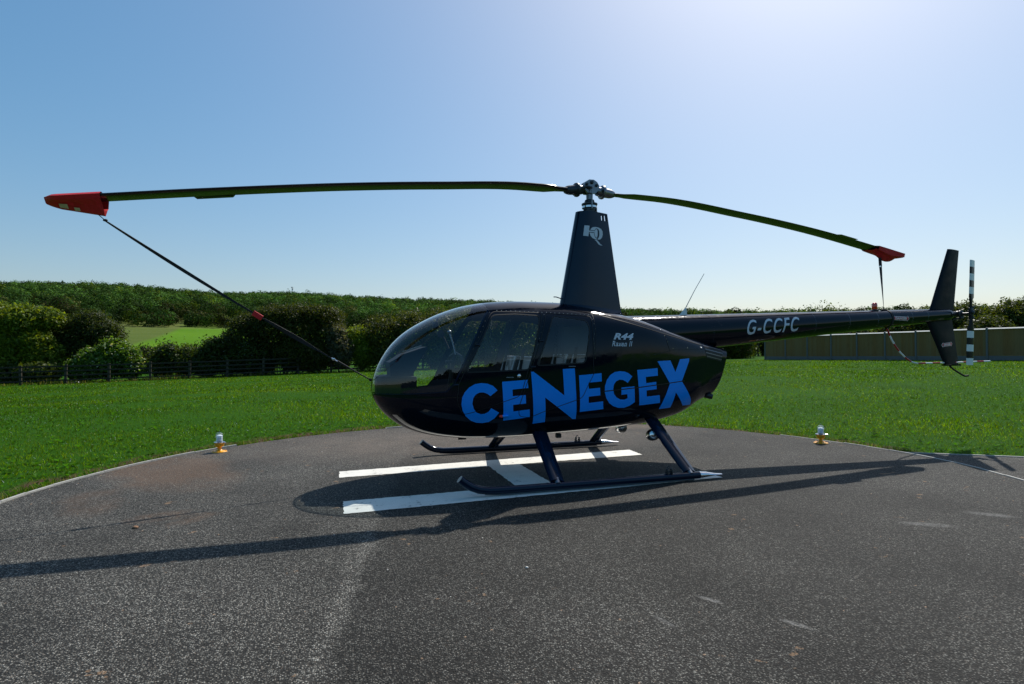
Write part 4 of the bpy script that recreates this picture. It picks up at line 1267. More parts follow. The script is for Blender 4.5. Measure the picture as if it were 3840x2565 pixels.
def flat_bm(polys):
    bm = bmesh.new()
    for pl in polys:
        f = bm.faces.new([bm.verts.new((x, y, 0)) for x, y in pl])
        f.normal_update(); bmesh.ops.triangulate(bm, faces=[f], ngon_method='EAR_CLIP')
    return bm
def text_bm(txt, size, bold=0.0, shear=0.0, spacing=1.0):
    cu = bpy.data.curves.new('lettering', 'FONT'); cu.body = txt; cu.size = size; cu.offset = bold; cu.shear = shear; cu.space_character = spacing; cu.resolution_u = 4
    ob = bpy.data.objects.new('lettering', cu); COL.objects.link(ob)
    dg = bpy.context.evaluated_depsgraph_get(); me = bpy.data.meshes.new_from_object(ob.evaluated_get(dg))
    bpy.data.objects.remove(ob); bpy.data.curves.remove(cu)
    bm = bmesh.new(); bm.from_mesh(me); bpy.data.meshes.remove(me)
    bmesh.ops.triangulate(bm, faces=bm.faces[:])
    return bm
def slice_bm(bm, step):
    for ax in (0, 1):
        lo = min(v.co[ax] for v in bm.verts); hi = max(v.co[ax] for v in bm.verts)
        for c in np.arange(lo + step, hi, step):
            co = Vector((0, 0, 0)); co[ax] = c; no = Vector((0, 0, 0)); no[ax] = 1
            bmesh.ops.bisect_plane(bm, geom=bm.verts[:] + bm.edges[:] + bm.faces[:], plane_co=co, plane_no=no)
def decal(name, bm, fn, mat, parent, step=.03):
    """fn maps flat (u,v) to a 3-D point"""
    if step: slice_bm(bm, step)
    for v in bm.verts: v.co = fn(v.co.x, v.co.y)
    bmesh.ops.recalc_face_normals(bm, faces=bm.faces)
    me = bpy.data.meshes.new(name); bm.to_mesh(me); bm.free(); me.materials.append(mat)
    return link(name, me, parent)
def fit_bm(bm, ox, oz, ux, uz, width=None, height=None, stretch=True):
    """lays text from (ox,oz) along the direction (ux,uz) of the side view, scaled to width x height"""
    x0 = min(v.co.x for v in bm.verts); x1 = max(v.co.x for v in bm.verts); y0 = min(v.co.y for v in bm.verts); y1 = max(v.co.y for v in bm.verts)
    sx = width / (x1 - x0); sy = height / (y1 - y0); L = math.hypot(ux, uz); ux, uz = ux / L, uz / L
    for v in bm.verts:
        a = (v.co.x - x0) * sx; b = (v.co.y - y0) * sy
        v.co = Vector((ox + ux * a, oz + uz * a + b, 0))
    return bm
LET = dict(
C=[(1.274, 0.898), (1.317, 0.941), (1.372, 0.964), (1.432, 0.97), (1.492, 0.961), (1.546, 0.93), (1.588, 0.884), (1.612, 0.833), (1.617, 0.772), (1.604, 0.709), (1.57, 0.653), (1.523, 0.612), (1.466, 0.587), (1.405, 0.581), (1.346, 0.591), (1.294, 0.626), (1.252, 0.682), (1.332, 0.727), (1.356, 0.693), (1.393, 0.674), (1.431, 0.671), (1.471, 0.688), (1.5, 0.724), (1.515, 0.774), (1.509, 0.823), (1.487, 0.86), (1.449, 0.88), (1.411, 0.881), (1.372, 0.866), (1.342, 0.844)],
E=[(1.229, 0.979), (0.971, 0.995), (0.963, 0.915), (1.124, 0.903), (1.122, 0.839), (0.99, 0.847), (0.985, 0.764), (1.116, 0.754), (1.111, 0.689), (0.945, 0.705), (0.936, 0.626), (1.203, 0.6)],
N=[(0.934, 1.073), (0.909, 1.073), (0.583, 0.832), (0.599, 1.095), (0.47, 1.101), (0.457, 0.877), (0.435, 0.587), (0.47, 0.588), (0.787, 0.817), (0.768, 0.569), (0.895, 0.557)],
E2=[(0.424, 1.03), (0.171, 1.048), (0.168, 0.965), (0.319, 0.954), (0.316, 0.892), (0.188, 0.9), (0.184, 0.823), (0.316, 0.813), (0.312, 0.749), (0.15, 0.761), (0.139, 0.68), (0.403, 0.66)],
G=[(-0.194, 1.008), (-0.147, 1.044), (-0.099, 1.06), (-0.044, 1.066), (0.016, 1.057), (0.07, 1.028), (0.109, 0.978), (0.132, 0.915), (0.133, 0.851), (0.114, 0.793), (0.078, 0.741), (0.027, 0.707), (-0.037, 0.686), (-0.106, 0.684), (-0.172, 0.703), (-0.232, 0.739), (-0.22, 0.905), (-0.062, 0.896), (-0.063, 0.821), (-0.134, 0.826), (-0.14, 0.784), (-0.102, 0.77), (-0.055, 0.772), (-0.006, 0.795), (0.026, 0.833), (0.035, 0.884), (0.027, 0.93), (0.003, 0.961), (-0.037, 0.978), (-0.078, 0.975), (-0.113, 0.959), (-0.137, 0.942)],
E3=[(-0.255, 1.074), (-0.518, 1.091), (-0.522, 1.01), (-0.364, 1.0), (-0.368, 0.934), (-0.499, 0.945), (-0.506, 0.867), (-0.374, 0.857), (-0.379, 0.792), (-0.551, 0.802), (-0.569, 0.717), (-0.294, 0.702)],
X=[(-0.518, 1.163), (-0.695, 1.171), (-0.766, 1.044), (-0.834, 1.181), (-0.971, 1.191), (-0.971, 1.164), (-0.859, 0.941), (-1.035, 0.733), (-1.07, 0.668), (-0.928, 0.668), (-0.779, 0.824), (-0.739, 0.655), (-0.572, 0.648), (-0.687, 0.923)])
for k, pl in LET.items():
    decal('letter', flat_bm([pl]), lambda u, v: hull_pt(u, v, .003), M['blue'], HELI, .028)
decal('model_marking', fit_bm(text_bm('R44', .2, .008, .35, 1.0), .022, 1.392, -1, -.01, .25, .068), lambda u, v: hull_pt(u, v, .003), M['silver'], HELI, .03)
decal('model_marking', fit_bm(text_bm('Raven II', .2, .002, .3, 1.1), .042, 1.322, -1, -.01, .245, .056), lambda u, v: hull_pt(u, v, .003), M['silver'], HELI, .03)
mb = MB(); hull_strip(mb, [(.0, 1.3275), (-.125, 1.3265)], .006, .003); mb.build('marking_underline', M['silver'], HELI)

# small fittings on the port side
p = hull_pt(1.055, 1.035, 0); n_ = Vector((0, 1, .1)).normalized()
mb = MB(); mb.lathe([(0, .006), (.010, .006), (.016, .003), (.018, 0)], 16, p, n_); mb.build('door_lock', M['chrome'], front_door)
for dr, pts in ((front_door, ((1.47, 1.335), (1.68, .955))), (rear_door, ((.83, 1.375), (.925, 1.12)))):
    for x, z in pts:
        p = hull_pt(x - .01, z, .008); mb = MB(); mb.box(p, (.055, .016, .018), Matrix.Rotation(.1, 3, 'Y'), bevel=.004); mb.tube([p + Vector((.02, .004, -.013)), p + Vector((.02, .004, .013))], .006, 8); mb.build('hinge', M['paint2'], dr)
for dr, x, z in ((front_door, 1.15, 1.02), (rear_door, .50, 1.12)):
    p = hull_pt(x, z, .004); mb = MB(); mb.box(p, (.075, .012, .010), bevel=.003); mb.build('handle', M['steel'], dr)
p = hull_pt(1.205, .645, 0)
mb = MB(); mb.ball(p + Vector((-.012, .008, 0)), (.045, .024, .016), 12); nl = mb.build('navigation_light', M['blue'], HELI)
mb = MB(); mb.ball(p + Vector((.026, .010, 0)), (.022, .020, .015), 12); mb.build('lens', M['beacon'], nl)
# cooling slots at the tail end of the hull
mb = MB()
gp = [(-1.225, 1.335), (-1.255, 1.195), (-1.505, 1.150), (-1.535, 1.280)]
decal('cooling_slot', flat_bm([gp]), lambda u, v: hull_pt(u, v, .002), M['seam'], HELI, .03)
for t in (.03, .30, .58, .86):
    a_ = Vector(gp[0]).lerp(Vector(gp[1]), t); b_ = Vector(gp[3]).lerp(Vector(gp[2]), t)
    mb = MB(); hull_strip(mb, [tuple(a_), tuple(b_)], .006, .005); mb.build('louvre', M['steel'], HELI)
mb = MB(); mb.tube([(-1.30, .10, .80), (-1.40, .17, .755), (-1.47, .20, .735)], [.035, .035, .033], 14, cap=False); mb.tube([(-1.44, .19, .745), (-1.465, .198, .737)], .026, 14); mb.build('exhaust_pipe', M['dark_metal'], HELI)
# belly: lamps and a blade aerial
for (x, y, z) in ((-.535, .46, .425), (-.56, -.30, .405)):
    mb = MB(); mb.lathe([(.058, .075), (.064, .045), (.064, .0), (.058, -.004)], 24, (x, y, z - .055), (.5, .35, .0)); mb.tube([(x, y, z - .01), (x, y * .8, z + .14)], .014, 8); bl = mb.build('belly_lamp', M['dark_metal'], HELI)
    mb = MB(); mb.lathe([(.060, 0), (.052, -.016), (.03, -.027), (0, -.031)], 24, (x, y, z - .055), (.5, .35, .0)); mb.lathe([(.060, .066), (.052, .082), (.03, .093), (0, .097)], 24, (x, y, z - .055), (.5, .35, 0)); mb.build('lamp_face', M['chrome'], bl)
mb = MB(); mb.loft([[(x, y, z) for x, y in ((.04, 0), (0, .006), (-.05, 0), (0, -.006))] for z in (.32, .41)]); o = mb.build('blade_aerial', M['rubber'], HELI); o.location = (1.45, -.15, 0)
mb = MB(); mb.box((.45, .15, .36), (.06, .05, .05), bevel=.01); mb.build('drain_fairing', M['dark_metal'], HELI)

# ---- cabin
def seat(x, y, back_h=.44, w=.45, mat=None):
    mb = MB(); r_ = Matrix.Rotation(math.radians(-17), 3, 'Y')
    mb.box((x + .20, y, .75), (.46, w, .14), Matrix.Rotation(math.radians(-6), 3, 'Y'), bevel=.04); mb.box((x + .18, y, .63), (.40, w - .04, .13), bevel=.01)
    st = mb.build('seat', M['leather_dark'], HELI)
    mb = MB(); mb.box(Vector((x - .065, y, .77 + back_h / 2)), (.085, w, back_h + .04), r_, bevel=.036); mb.build('backrest', M['leather_dark'], st)
    mb = MB(); c = Vector((x - .065, y, .77 + back_h / 2))
    for k in range(2): mb.box(c + r_ @ Vector((.042, 0, -.10 + k * .20)), (.022, w - .15, .185), r_, bevel=.010)
    mb.build('backrest_panel', mat or M['leather'], st)
    mb = MB()
    for s in (-1, 1): mb.box(c + r_ @ Vector((.036, s * (w / 2 - .045), 0)), (.028, .062, back_h), r_, bevel=.012)
    mb.build('side_bolster', M['leather'], st)
    mb = MB(); q = [c + r_ @ Vector((.046, s * (w / 2 - .02), zz)) for s, zz in ((-1, -.2), (-1, back_h / 2), (1, back_h / 2), (1, -.2))]; mb.tube(q, .005, 6); mb.build('piping', M['silver'], st)
    mb = MB(); mb.tube([c + r_ @ Vector((.062, -w * .3, back_h / 2 + .08)), c + r_ @ Vector((.066, -.02, -.02)), c + r_ @ Vector((.12, w * .3, -.26))], .018, 8, flat=.25); mb.build('seat_belt', M['strap'], st)
for y in (.30, -.30): seat(.94, y)
for y in (.29, -.29): seat(.33, y, .46, .46)
mb = MB()
pr = [(2.17, .66), (2.24, 1.02), (2.25, 1.165), (2.12, 1.245), (1.885, 1.322), (1.872, 1.305), (1.925, 1.225), (2.015, 1.055), (2.03, .60)]
mb.loft([[(x, y, z) for x, z in pr] for y in (-.20, -.17, .17, .20)], smooth=False); M['console'] = plain('dark_console', (.004, .007, .013), .7, spec=.15)
con = mb.build('instrument_console', M['console'], HELI)
mb = MB()
for i, (y, z) in enumerate(((-.1, 1.235), (0, 1.235), (.1, 1.235), (-.1, 1.145), (0, 1.145), (.1, 1.145))):
    xx = 1.918 + (1.225 - z) * .53; mb.lathe([(0, .004), (.036, .004), (.040, 0)], 16, (xx, y, z), (-.88, 0, .47))
mb.build('dial', M['rubber'], con)
mb = MB(); mb.tube([(1.64, 0, .58), (1.60, 0, 1.0), (1.575, 0, 1.165)], [.03, .022, .02], 10); mb.tube([(1.575, -.02, 1.165), (1.545, 0, 1.26)], .016, 8); mb.box((1.60, 0, 1.165), (.11, .05, .03), bevel=.008)
mb.tube([(1.55, -.33, 1.16), (1.547, -.30, 1.22), (1.545, 0, 1.26), (1.547, .30, 1.22), (1.55, .33, 1.16)], .012, 8); cyc = mb.build('cyclic_stick', M['rubber'], HELI)
mb = MB(); mb.tube([(1.55, .33, 1.16), (1.555, .335, 1.05)], [.017, .02], 8); mb.tube([(1.55, -.33, 1.16), (1.555, -.335, 1.05)], [.017, .02], 8); mb.build('grip', M['rubber'], cyc)
mb = MB(); mb.tube([(1.56, .05, 1.24), (1.585, .03, 1.36), (1.612, .0, 1.46)], [.010, .009, .009], 8); mb.ball((1.616, 0, 1.475), (.026, .02, .02), 10); mb.build('mount_arm', M['steel'], HELI)
mb = MB(); mb.tube([(1.62, -.02, 1.30), (1.665, -.02, 1.40), (1.69, -.02, 1.445)], .011, 8); mb.lathe([(0, -.012), (.040, -.012), (.042, .01), (0, .014)], 18, (1.705, -.02, 1.455), (-.3, .9, .2)); mb.build('mount_arm', M['rubber'], HELI)
mb = MB(); mb.box((1.762, 0, 1.545), (.055, .05, .075), bevel=.008); mb.tube([(1.75, 0, 1.58), (1.735, 0, 1.63)], .008, 6); mb.build('compass', M['rubber'], HELI)
mb = MB()
mb.loft([[(x, s * (float(ysurf(x, .99)) - .022), z) for s, z in ((-1, .80), (1, .80), (1, 1.03), (-1, 1.03))] for x in np.linspace(2.02, 2.372, 9)], smooth=False); mb.build('nose_tray', M['console'], HELI)
mb = MB(); mb.box((2.02, .12, 1.30), (.20, .018, .010), Matrix.Rotation(.32, 3, 'Y')); mb.build('console_lip', M['steel'], con)
for x_, y_ in ((.965, .06), (.90, -.22)):
    mb = MB()
    arc = [(x_ + .0, y_ + .075 * math.cos(t), 1.52 + .085 * math.sin(t)) for t in np.linspace(0, PI, 12)]
    mb.tube(arc, .011, 8); mb.ball((x_, y_ + .075, 1.495), (.034, .022, .045), 10); mb.ball((x_, y_ - .075, 1.495), (.034, .022, .045), 10)
    mb.tube([(x_ + .02, y_ + .08, 1.47), (x_ + .07, y_ + .06, 1.43), (x_ + .09, y_ + .0, 1.44)], .004, 6); mb.tube([(x_, y_ - .075, 1.45), (x_ - .01, y_ - .08, 1.2), (x_, y_ - .05, 1.0)], .004, 6)
    mb.build('headset', M['rubber'], HELI)
for x_ in (.515, .470):
    mb = MB(); mb.tube([(x_, .33, 1.70), (x_ - .004, .335, 1.50), (x_, .335, 1.30)], .0035, 6); mb.tube([(x_, .335, 1.30), (x_, .335, 1.215)], [.006, .013], 8); mb.build('headset_cord', M['rubber'], HELI)

# ---- rotor mast fairing
def mast_sec(z):
    t = (z - 1.60) / (2.84 - 1.60); xf = .40 + (.167 - .40) * t; xr = -.40 + (-.215 + .40) * t; w = .155 + (.098 - .155) * t
    return xf, xr, w
def mast_y(u, z):
    """half thickness at the fraction u from the nose to the trailing edge"""
    w = mast_sec(z)[2]
    if u < .30: return w * math.sqrt(max(0, 1 - ((.30 - u) / .30) ** 2))
    v = (u - .30) / .70
    return w * (1 - .86 * v ** 1.35)
def mast_pt(u, z, s=1, off=0):
    xf, xr, w = mast_sec(z); return Vector((xf + (xr - xf) * u, s * (mast_y(u, z) + off), z))
def mast_fairing():
    V2 = []; E2 = []; holes = []
    for u0 in (.742, .806, .870, .934):
        h = rounded([(u0 - .0165, 2.752), (u0 + .0165, 2.752), (u0 + .0165, 2.826), (u0 - .0165, 2.826)], .006, 3); holes.append(h)
        b = len(V2); V2 += h; E2 += [(b + i, b + (i + 1) % len(h)) for i in range(len(h))]
    us = [0.0, .003, .01, .022, .04, .07, .1, .14, .18, .23, .30, .38, .46, .54, .62, .70, .775, .84, .903, .965, 1.0]
    zs = list(np.linspace(1.55, 2.84, 34))
    V2 += [(u, float(z)) for u in us for z in zs if not any(inside((u, z), h) for h in holes)]
    v2, e2, f2, *_ = delaunay_2d_cdt([Vector(v) for v in V2], E2, [], 0, 1e-7)
    mb = MB()
    F = [f for f in f2 if not any(inside((sum(v2[i][0] for i in f) / 3, sum(v2[i][1] for i in f) / 3), h) for h in holes)]
    for s in (1, -1):
        mb.add([mast_pt(v[0], v[1], s) for v in v2], [tuple(f) if s == 1 else tuple(reversed(f)) for f in F], 0, True)
    n = 20
    top = [mast_pt(u, 2.84) for u in us] + [mast_pt(u, 2.84, -1) for u in us[::-1][:-1]]
    b = len(mb.v); mb.add(top, [tuple(range(len(top)))], 0, False)
    rear = [mast_pt(1.0, z) for z in zs] + [mast_pt(1.0, z, -1) for z in zs[::-1]]
    mb.add(rear, [tuple(range(len(rear)))], 0, False)
    o = mb.build('mast_fairing', M['paint2'], HELI)
    return o
mastf = mast_fairing()
# emblem: joined letters H and Q
def ztomast(pts): return [(-(px_ - 600) * .00108 - .0, 3.12 + (190 - py_) * .00108) for px_, py_ in pts]
def mast_map(u, v):
    """side-view (x,z) to the port face"""
    xf, xr, w = mast_sec(v); uu = (xf - u) / (xf - xr); return mast_pt(uu, v, 1, .003)
def emb(pts):
    out = []
    for px_, py_ in pts:
        # picture-drawn emblem coordinates scaled to the fairing
        out.append((.128 - (px_ - 497) / 245 * .262, 2.672 - (py_ - 605) / 200 * .208 ))
    return out
stem = emb([(513, 605), (570, 607), (563, 655), (562, 672), (553, 722), (497, 718)])
ring_o = [(570, 655), (582, 635), (605, 617), (640, 610), (690, 613), (722, 625), (740, 650), (742, 685), (730, 718), (708, 740), (680, 748), (640, 745), (600, 735), (576, 712), (567, 678)]
ring_i = [(633, 662), (622, 660), (640, 640), (662, 628), (680, 632), (688, 655), (685, 700), (672, 728), (650, 728), (632, 716), (626, 690)]
q_top = emb([(570, 655), (582, 635), (605, 617), (640, 610), (690, 613), (722, 625), (740, 650), (742, 685), (730, 718), (708, 740), (680, 748), (670, 742), (688, 715), (694, 680), (690, 645), (672, 627), (650, 628), (636, 645), (632, 656)])
q_low = emb([(567, 676), (628, 676), (630, 700), (638, 722), (655, 730), (668, 722), (672, 690), (668, 640), (676, 632), (686, 650), (690, 680), (684, 712), (666, 741), (640, 745), (600, 735), (576, 712)])
q_tail = emb([(628, 752), (662, 752), (690, 775), (710, 795), (738, 803), (705, 806), (680, 797), (655, 768)])
q_top = emb([(578, 652), (590, 632), (612, 617), (650, 610), (690, 613), (722, 625), (740, 650), (742, 685), (730, 718), (708, 740), (680, 748), (673, 738), (688, 718), (695, 690), (695, 655), (684, 633), (660, 625), (640, 635), (632, 652)])
q_bar = emb([(559, 658), (634, 658), (641, 641), (655, 633), (668, 637), (673, 660), (671, 700), (662, 726), (650, 728), (638, 715), (632, 695), (630, 673), (557, 673)])
q_low = emb([(567, 680), (625, 680), (628, 702), (636, 722), (650, 736), (663, 738), (671, 745), (640, 747), (605, 738), (580, 716)])
decal('emblem', flat_bm([stem, q_top, q_bar, q_low, q_tail]), mast_map, M['silver'], mastf, .03)
mb = MB(); mb.tube([(.34, .0, 1.855), (.41, 0, 1.875), (.44, 0, 1.875)], .006, 6); mb.build('temperature_probe', M['steel'], HELI)
# fillet where the fairing meets the roof
mb = MB(); rings_ = []
for k, (zz, gr) in enumerate(((1.80, .0), (1.745, .02), (1.70, .055), (1.66, .10))):
    xf, xr, w = mast_sec(zz); us = np.linspace(0, 1, 15)
    pts = [mast_pt(u, zz) + Vector(((.5 - u) * 1.3 * gr, gr * min(1, 4 * min(u + .05, 1)), -.06 * u)) for u in us] + [mast_pt(u, zz, -1) + Vector(((.5 - u) * 1.3 * gr, -gr * min(1, 4 * min(u + .05, 1)), -.06 * u)) for u in us[::-1]]
    rings_.append(pts)
mb.loft(rings_, cap=False); mb.build('fairing_fillet', M['paint2'], HELI)

# ---- rotor head and blades
PSI = .0593
bd = Vector((math.cos(PSI), math.sin(PSI), 0)); bn = Vector((-math.sin(PSI), math.cos(PSI), 0))
mb = MB(); mb.lathe([(.033, 2.80), (.033, 3.08)], 20); mb.build('mast_shaft', M['steel'], HELI)
mb = MB(); mb.lathe([(.06, 2.835), (.088, 2.842), (.088, 2.858), (.070, 2.864), (.070, 2.885), (.084, 2.890), (.084, 2.915), (.074, 2.920), (.074, 2.925), (.090, 2.930), (.090, 2.944), (.060, 2.956), (.052, 2.985), (.036, 2.992)], 28)
for k in range(4):
    an = k * PI / 2 + .5; mb.ball((.09 * math.cos(an), .09 * math.sin(an), 2.862), .014, 8)
swp = mb.build('swashplate', M['dark_metal'], HELI)
mb = MB(); mb.lathe([(.0755, 2.8925), (.0862, 2.8925), (.0862, 2.913), (.0755, 2.913)], 28); mb.build('bearing_band', M['chrome'], swp)
mb = MB()
hexa = [(-.095, 3.10), (-.10, 3.14), (-.07, 3.185), (-.028, 3.208), (.030, 3.206), (.075, 3.178), (.10, 3.14), (.095, 3.10), (.05, 3.055), (-.05, 3.055)]
for s in (-1, 1): mb.loft([[bd * x + bn * (s * y) + Vector((0, 0, z)) for x, z in hexa] for y in (.022, .026, .050, .054)], smooth=False)
mb.box((0, 0, 3.115), (.075, .05, .12), Matrix.Rotation(PSI, 3, 'Z'), bevel=.01)
hub = mb.build('rotor_hub', M['steel'], HELI)
for x, z, r in ((.063, 3.150, .017), (0, 3.175, .021), (-.060, 3.145, .017)):
    mb = MB()
    for s in (-1, 1): mb.lathe([(r, .05), (r, .062), (r * .7, .066), (r * .7, .076), (0, .078)], 12, bd * x + Vector((0, 0, z)), bn * s)
    mb.build('hinge_bolt', M['dark_metal'], hub)
BL = [(.28, 3.072), (.8, 3.062), (1.775, 2.975), (2.643, 2.878), (3.79, 2.722), (4.66, 2.590), (5.03, 2.532)]
BR = [(.28, 3.078), (.87, 3.080), (2.175, 2.990), (3.27, 2.878), (4.45, 2.706), (5.03, 2.612)]
fBL = _pchip(np.array([a for a, b in BL]), np.array([b for a, b in BL])); fBR = _pchip(np.array([a for a, b in BR]), np.array([b for a, b in BR]))
def rotor_blade(s, fz):
    D_ = bd * s; N_ = bn * s                  # N_: towards the leading edge
    mb = MB(); rings = []
    prof_ = [(.50, 0), (.47, .5), (.36, .9), (.18, 1.0), (-.1, .72), (-.35, .30), (-.5, .03), (-.5, -.03), (-.35, -.28), (-.1, -.62), (.18, -.85), (.36, -.78), (.47, -.45)]
    for r in np.linspace(.30, 4.97, 44):
        z = float(fz(r)); ch = .254 if r > .55 else .11 + .144 * float(sstep(r, .34, .55)); th = .0165 if r > .5 else .024 - .0075 * float(sstep(r, .3, .5))
        tw = math.radians(7 - 6 * r / 5)
        rings.append([D_ * r + N_ * (ch * c) + Vector((0, 0, z + th * t + ch * c * math.sin(tw) * .5)) for c, t in prof_])
    mb.loft(rings); b = mb.build('rotor_blade', M['blade'], HELI)
    mb = MB(); z0 = float(fz(3.98)); z1 = float(fz(3.68))
    mb.add([D_ * 3.66 - N_ * .125 + Vector((0, 0, z1 - .006)), D_ * 4.0 - N_ * .125 + Vector((0, 0, z0 - .006)), D_ * 3.98 - N_ * .180 + Vector((0, 0, z0 - .012)), D_ * 3.68 - N_ * .180 + Vector((0, 0, z1 - .012)),
            D_ * 3.66 - N_ * .125 + Vector((0, 0, z1 + .001)), D_ * 4.0 - N_ * .125 + Vector((0, 0, z0 + .001)), D_ * 3.98 - N_ * .180 + Vector((0, 0, z0 - .008)), D_ * 3.68 - N_ * .180 + Vector((0, 0, z1 - .008))],
           [(0, 3, 2, 1), (4, 5, 6, 7), (0, 1, 5, 4), (1, 2, 6, 5), (2, 3, 7, 6), (3, 0, 4, 7)]); mb.build('trim_tab', M['blade'], b)
    # blade grip with its bolted collar
    mb = MB()
    c0 = D_ * .09 + Vector((0, 0, 3.096)); sl = (float(fz(.30)) - 3.096) / .21
    ax = (D_ + Vector((0, 0, sl))).normalized()
    mb.lathe([(.0, 0), (.048, 0), (.052, .02), (.056, .055), (.076, .060), (.079, .066), (.079, .080), (.076, .086), (.060, .092), (.055, .105), (.052, .17), (.045, .20), (.034, .225), (0, .232)], 26, c0, ax)
    q = Vector((0, 0, 1)).rotation_difference(ax).to_matrix()
    for k in range(16):
        an = 2 * PI * k / 16; mb.tube([c0 + q @ Vector((.071 * math.cos(an), .071 * math.sin(an), .055)), c0 + q @ Vector((.071 * math.cos(an), .071 * math.sin(an), .094))], .005, 6)
    gripo = mb.build('blade_grip', M['steel'] if s < 0 else M['dark_metal'], HELI)
    # pitch horn and link
    mb = MB(); h0 = c0 + ax * .03 + N_ * .05 * s; h1 = bd * (.012 * s) + bn * (.085 * s) + Vector((0, 0, 3.105))
    mb.tube([h0 + ax * .03, (h0 + h1) / 2 + Vector((0, 0, .02)), h1], [.022, .016, .014], 8); mb.build('pitch_horn', M['dark_metal'], gripo)
    mb = MB(); l1 = Vector((.0 + .012 * s, .088 * s, 2.875)); mb.tube([h1, h1 + Vector((0, .004 * s, -.02)), l1], [.012, .008, .008], 8); mb.ball(h1, .016, 8); mb.ball(l1, .016, 8); mb.build('pitch_link', M['steel'], HELI)
    return b
rotor_blade(1, fBL); rotor_blade(-1, fBR)

# ---- tail boom and tail
def tz(x): return 1.545 - .0673 * (x + 2.12)
def tr_(x): return .189 + .0312 * (x + 2.12)
mb = MB(); rings = []
for x in list(np.linspace(-.30, -5.50, 40)) + [-5.54, -5.575, -5.60, -5.615]:
    r = tr_(x)
    if x < -5.5: r = tr_(-5.5) * math.sqrt(max(.02, 1 - ((-5.5 - x) / .118) ** 2))
    rings.append([(x, r * math.cos(a), tz(max(x, -5.5)) + r * math.sin(a)) for a in np.linspace(0, 2 * PI, 49)[:-1]])
mb.loft(rings); boom = mb.build('tail_boom', M['paint'], HELI)
mb = MB()
for x, full in ((-1.50, 1), (-2.02, 1), (-2.55, 1), (-3.05, 1), (-3.62, 1), (-4.12, 1), (-4.75, 1), (-5.05, 1)):
    for a in np.arange(-40, 100, 7):
        an = math.radians(a); r = tr_(x) + .0005; mb.ball((x, r * math.cos(an), tz(x) + r * math.sin(an)), .0035, 5)
for k in range(14):
    x = -1.46 - .012 * k; an = math.radians(74 - k * 4.4); r = tr_(x); mb.ball((x, r * math.cos(an), tz(x) + r * math.sin(an)), .004, 5)
o = mb.build('rivet_line', M['chrome'], boom); o['kind'] = 'stuff'
def boom_pt(u, v, off=.002):
    r = tr_(u) + off; dz = v - tz(u); return Vector((u, math.sqrt(max(r * r - dz * dz, 1e-6)), v))
decal('registration', fit_bm(text_bm('G-CCFC', .2, .002, .36, 1.14), -1.975, 1.462, -1, .066, .82, .180), boom_pt, M['silver'], boom, .03)
def arrow(cx, cz, L, H, ux, uz, double):
    hd = H * .62; e = H * .28; x0 = -L / 2; x1 = L / 2
    if double: pl = [(x0, 0), (x0 + hd, H / 2 + e), (x0 + hd, H / 2), (x1 - hd, H / 2), (x1 - hd, H / 2 + e), (x1, 0), (x1 - hd, -H / 2 - e), (x1 - hd, -H / 2), (x0 + hd, -H / 2), (x0 + hd, -H / 2 - e)]
    else: pl = [(x0, H / 2), (x1 - hd, H / 2), (x1 - hd, H / 2 + e), (x1, 0), (x1 - hd, -H / 2 - e), (x1 - hd, -H / 2), (x0, -H / 2)]
    def tr(p, k=1.0, m=0.0):
        a, b = p; return (cx + ux * a - 0 * b, cz + uz * a + b)
    sh = []
    for a, b in pl:
        sh.append((a - (H * .10 if a > 0 else -H * .10) * 1.3, b - (H * .10 if b > 0 else (-H * .10 if b < 0 else 0))))
    return [tr(p) for p in pl], [tr(p) for p in sh]
def danger(cx, cz, L, H, ux, uz, double, fn, parent):
    big, small = arrow(cx, cz, L, H, ux, uz, double)
    dc = decal('danger_arrow', flat_bm([big]), lambda u, v: fn(u, v, .002), M['white'], parent, .03)
    decal('arrow_field', flat_bm([small]), lambda u, v: fn(u, v, .0032), M['decal_red'], dc, .03)
    w = L * (.74 if not double else .64)
    ox = cx - ux * (w / 2 + (H * .16 if not double else 0)); oz = cz - uz * w / 2 - H * .30
    decal('danger_word', fit_bm(text_bm('DANGER', .2, .006, 0, 1.08), ox, oz, ux, uz, w, H * .60), lambda u, v: fn(u, v, .0044), M['white'], dc, .03)
danger(-4.535, 1.702, .285, .052, -1, -.02, False, boom_pt, boom)
# fins
def fin(name, low, high, mat, th=(.032, .022)):
    """low/high: (x leading, x trailing, z leading, z trailing)"""
    mb = MB(); rings = []
    pf = [(0, 0), (.03, .45), (.12, .85), (.3, 1), (.6, .75), (.85, .36), (1, .08), (1, -.08), (.85, -.36), (.6, -.75), (.3, -1), (.12, -.85), (.03, -.45)]
    for k in range(9):
        t = k / 8; xl = low[0] + (high[0] - low[0]) * t; xt = low[1] + (high[1] - low[1]) * t; zl = low[2] + (high[2] - low[2]) * t; zt_ = low[3] + (high[3] - low[3]) * t; h = th[0] + (th[1] - th[0]) * t
        rings.append([(xl + (xt - xl) * c, h * y, zl + (zt_ - zl) * c) for c, y in pf])
    mb.loft(rings); return mb.build(name, mat, HELI)
fin('upper_fin', (-5.150, -5.640, 1.74, 1.74), (-5.552, -5.772, 2.707, 2.695), M['paint_satin'])
lf = fin('lower_fin', (-5.10, -5.62, 1.72, 1.72), (-5.455, -5.735, 1.073, 1.073), M['paint_satin'])
def lfin_pt(u, v, off): 
    t = (1.72 - v) / .647; xl = -5.10 - .355 * t; xt = -5.62 - .115 * t; c = min(max((xl - u) / (xl - xt), .02), .98)
    y = np.interp(c, [0, .03, .12, .3, .6, .85, 1], [0, .45, .85, 1, .75, .36, .08]) * (.032 - .010 * t); return Vector((u, y + off + .001, v))
danger(-5.488, 1.353, .225, .048, -1, .09, True, lfin_pt, lf)
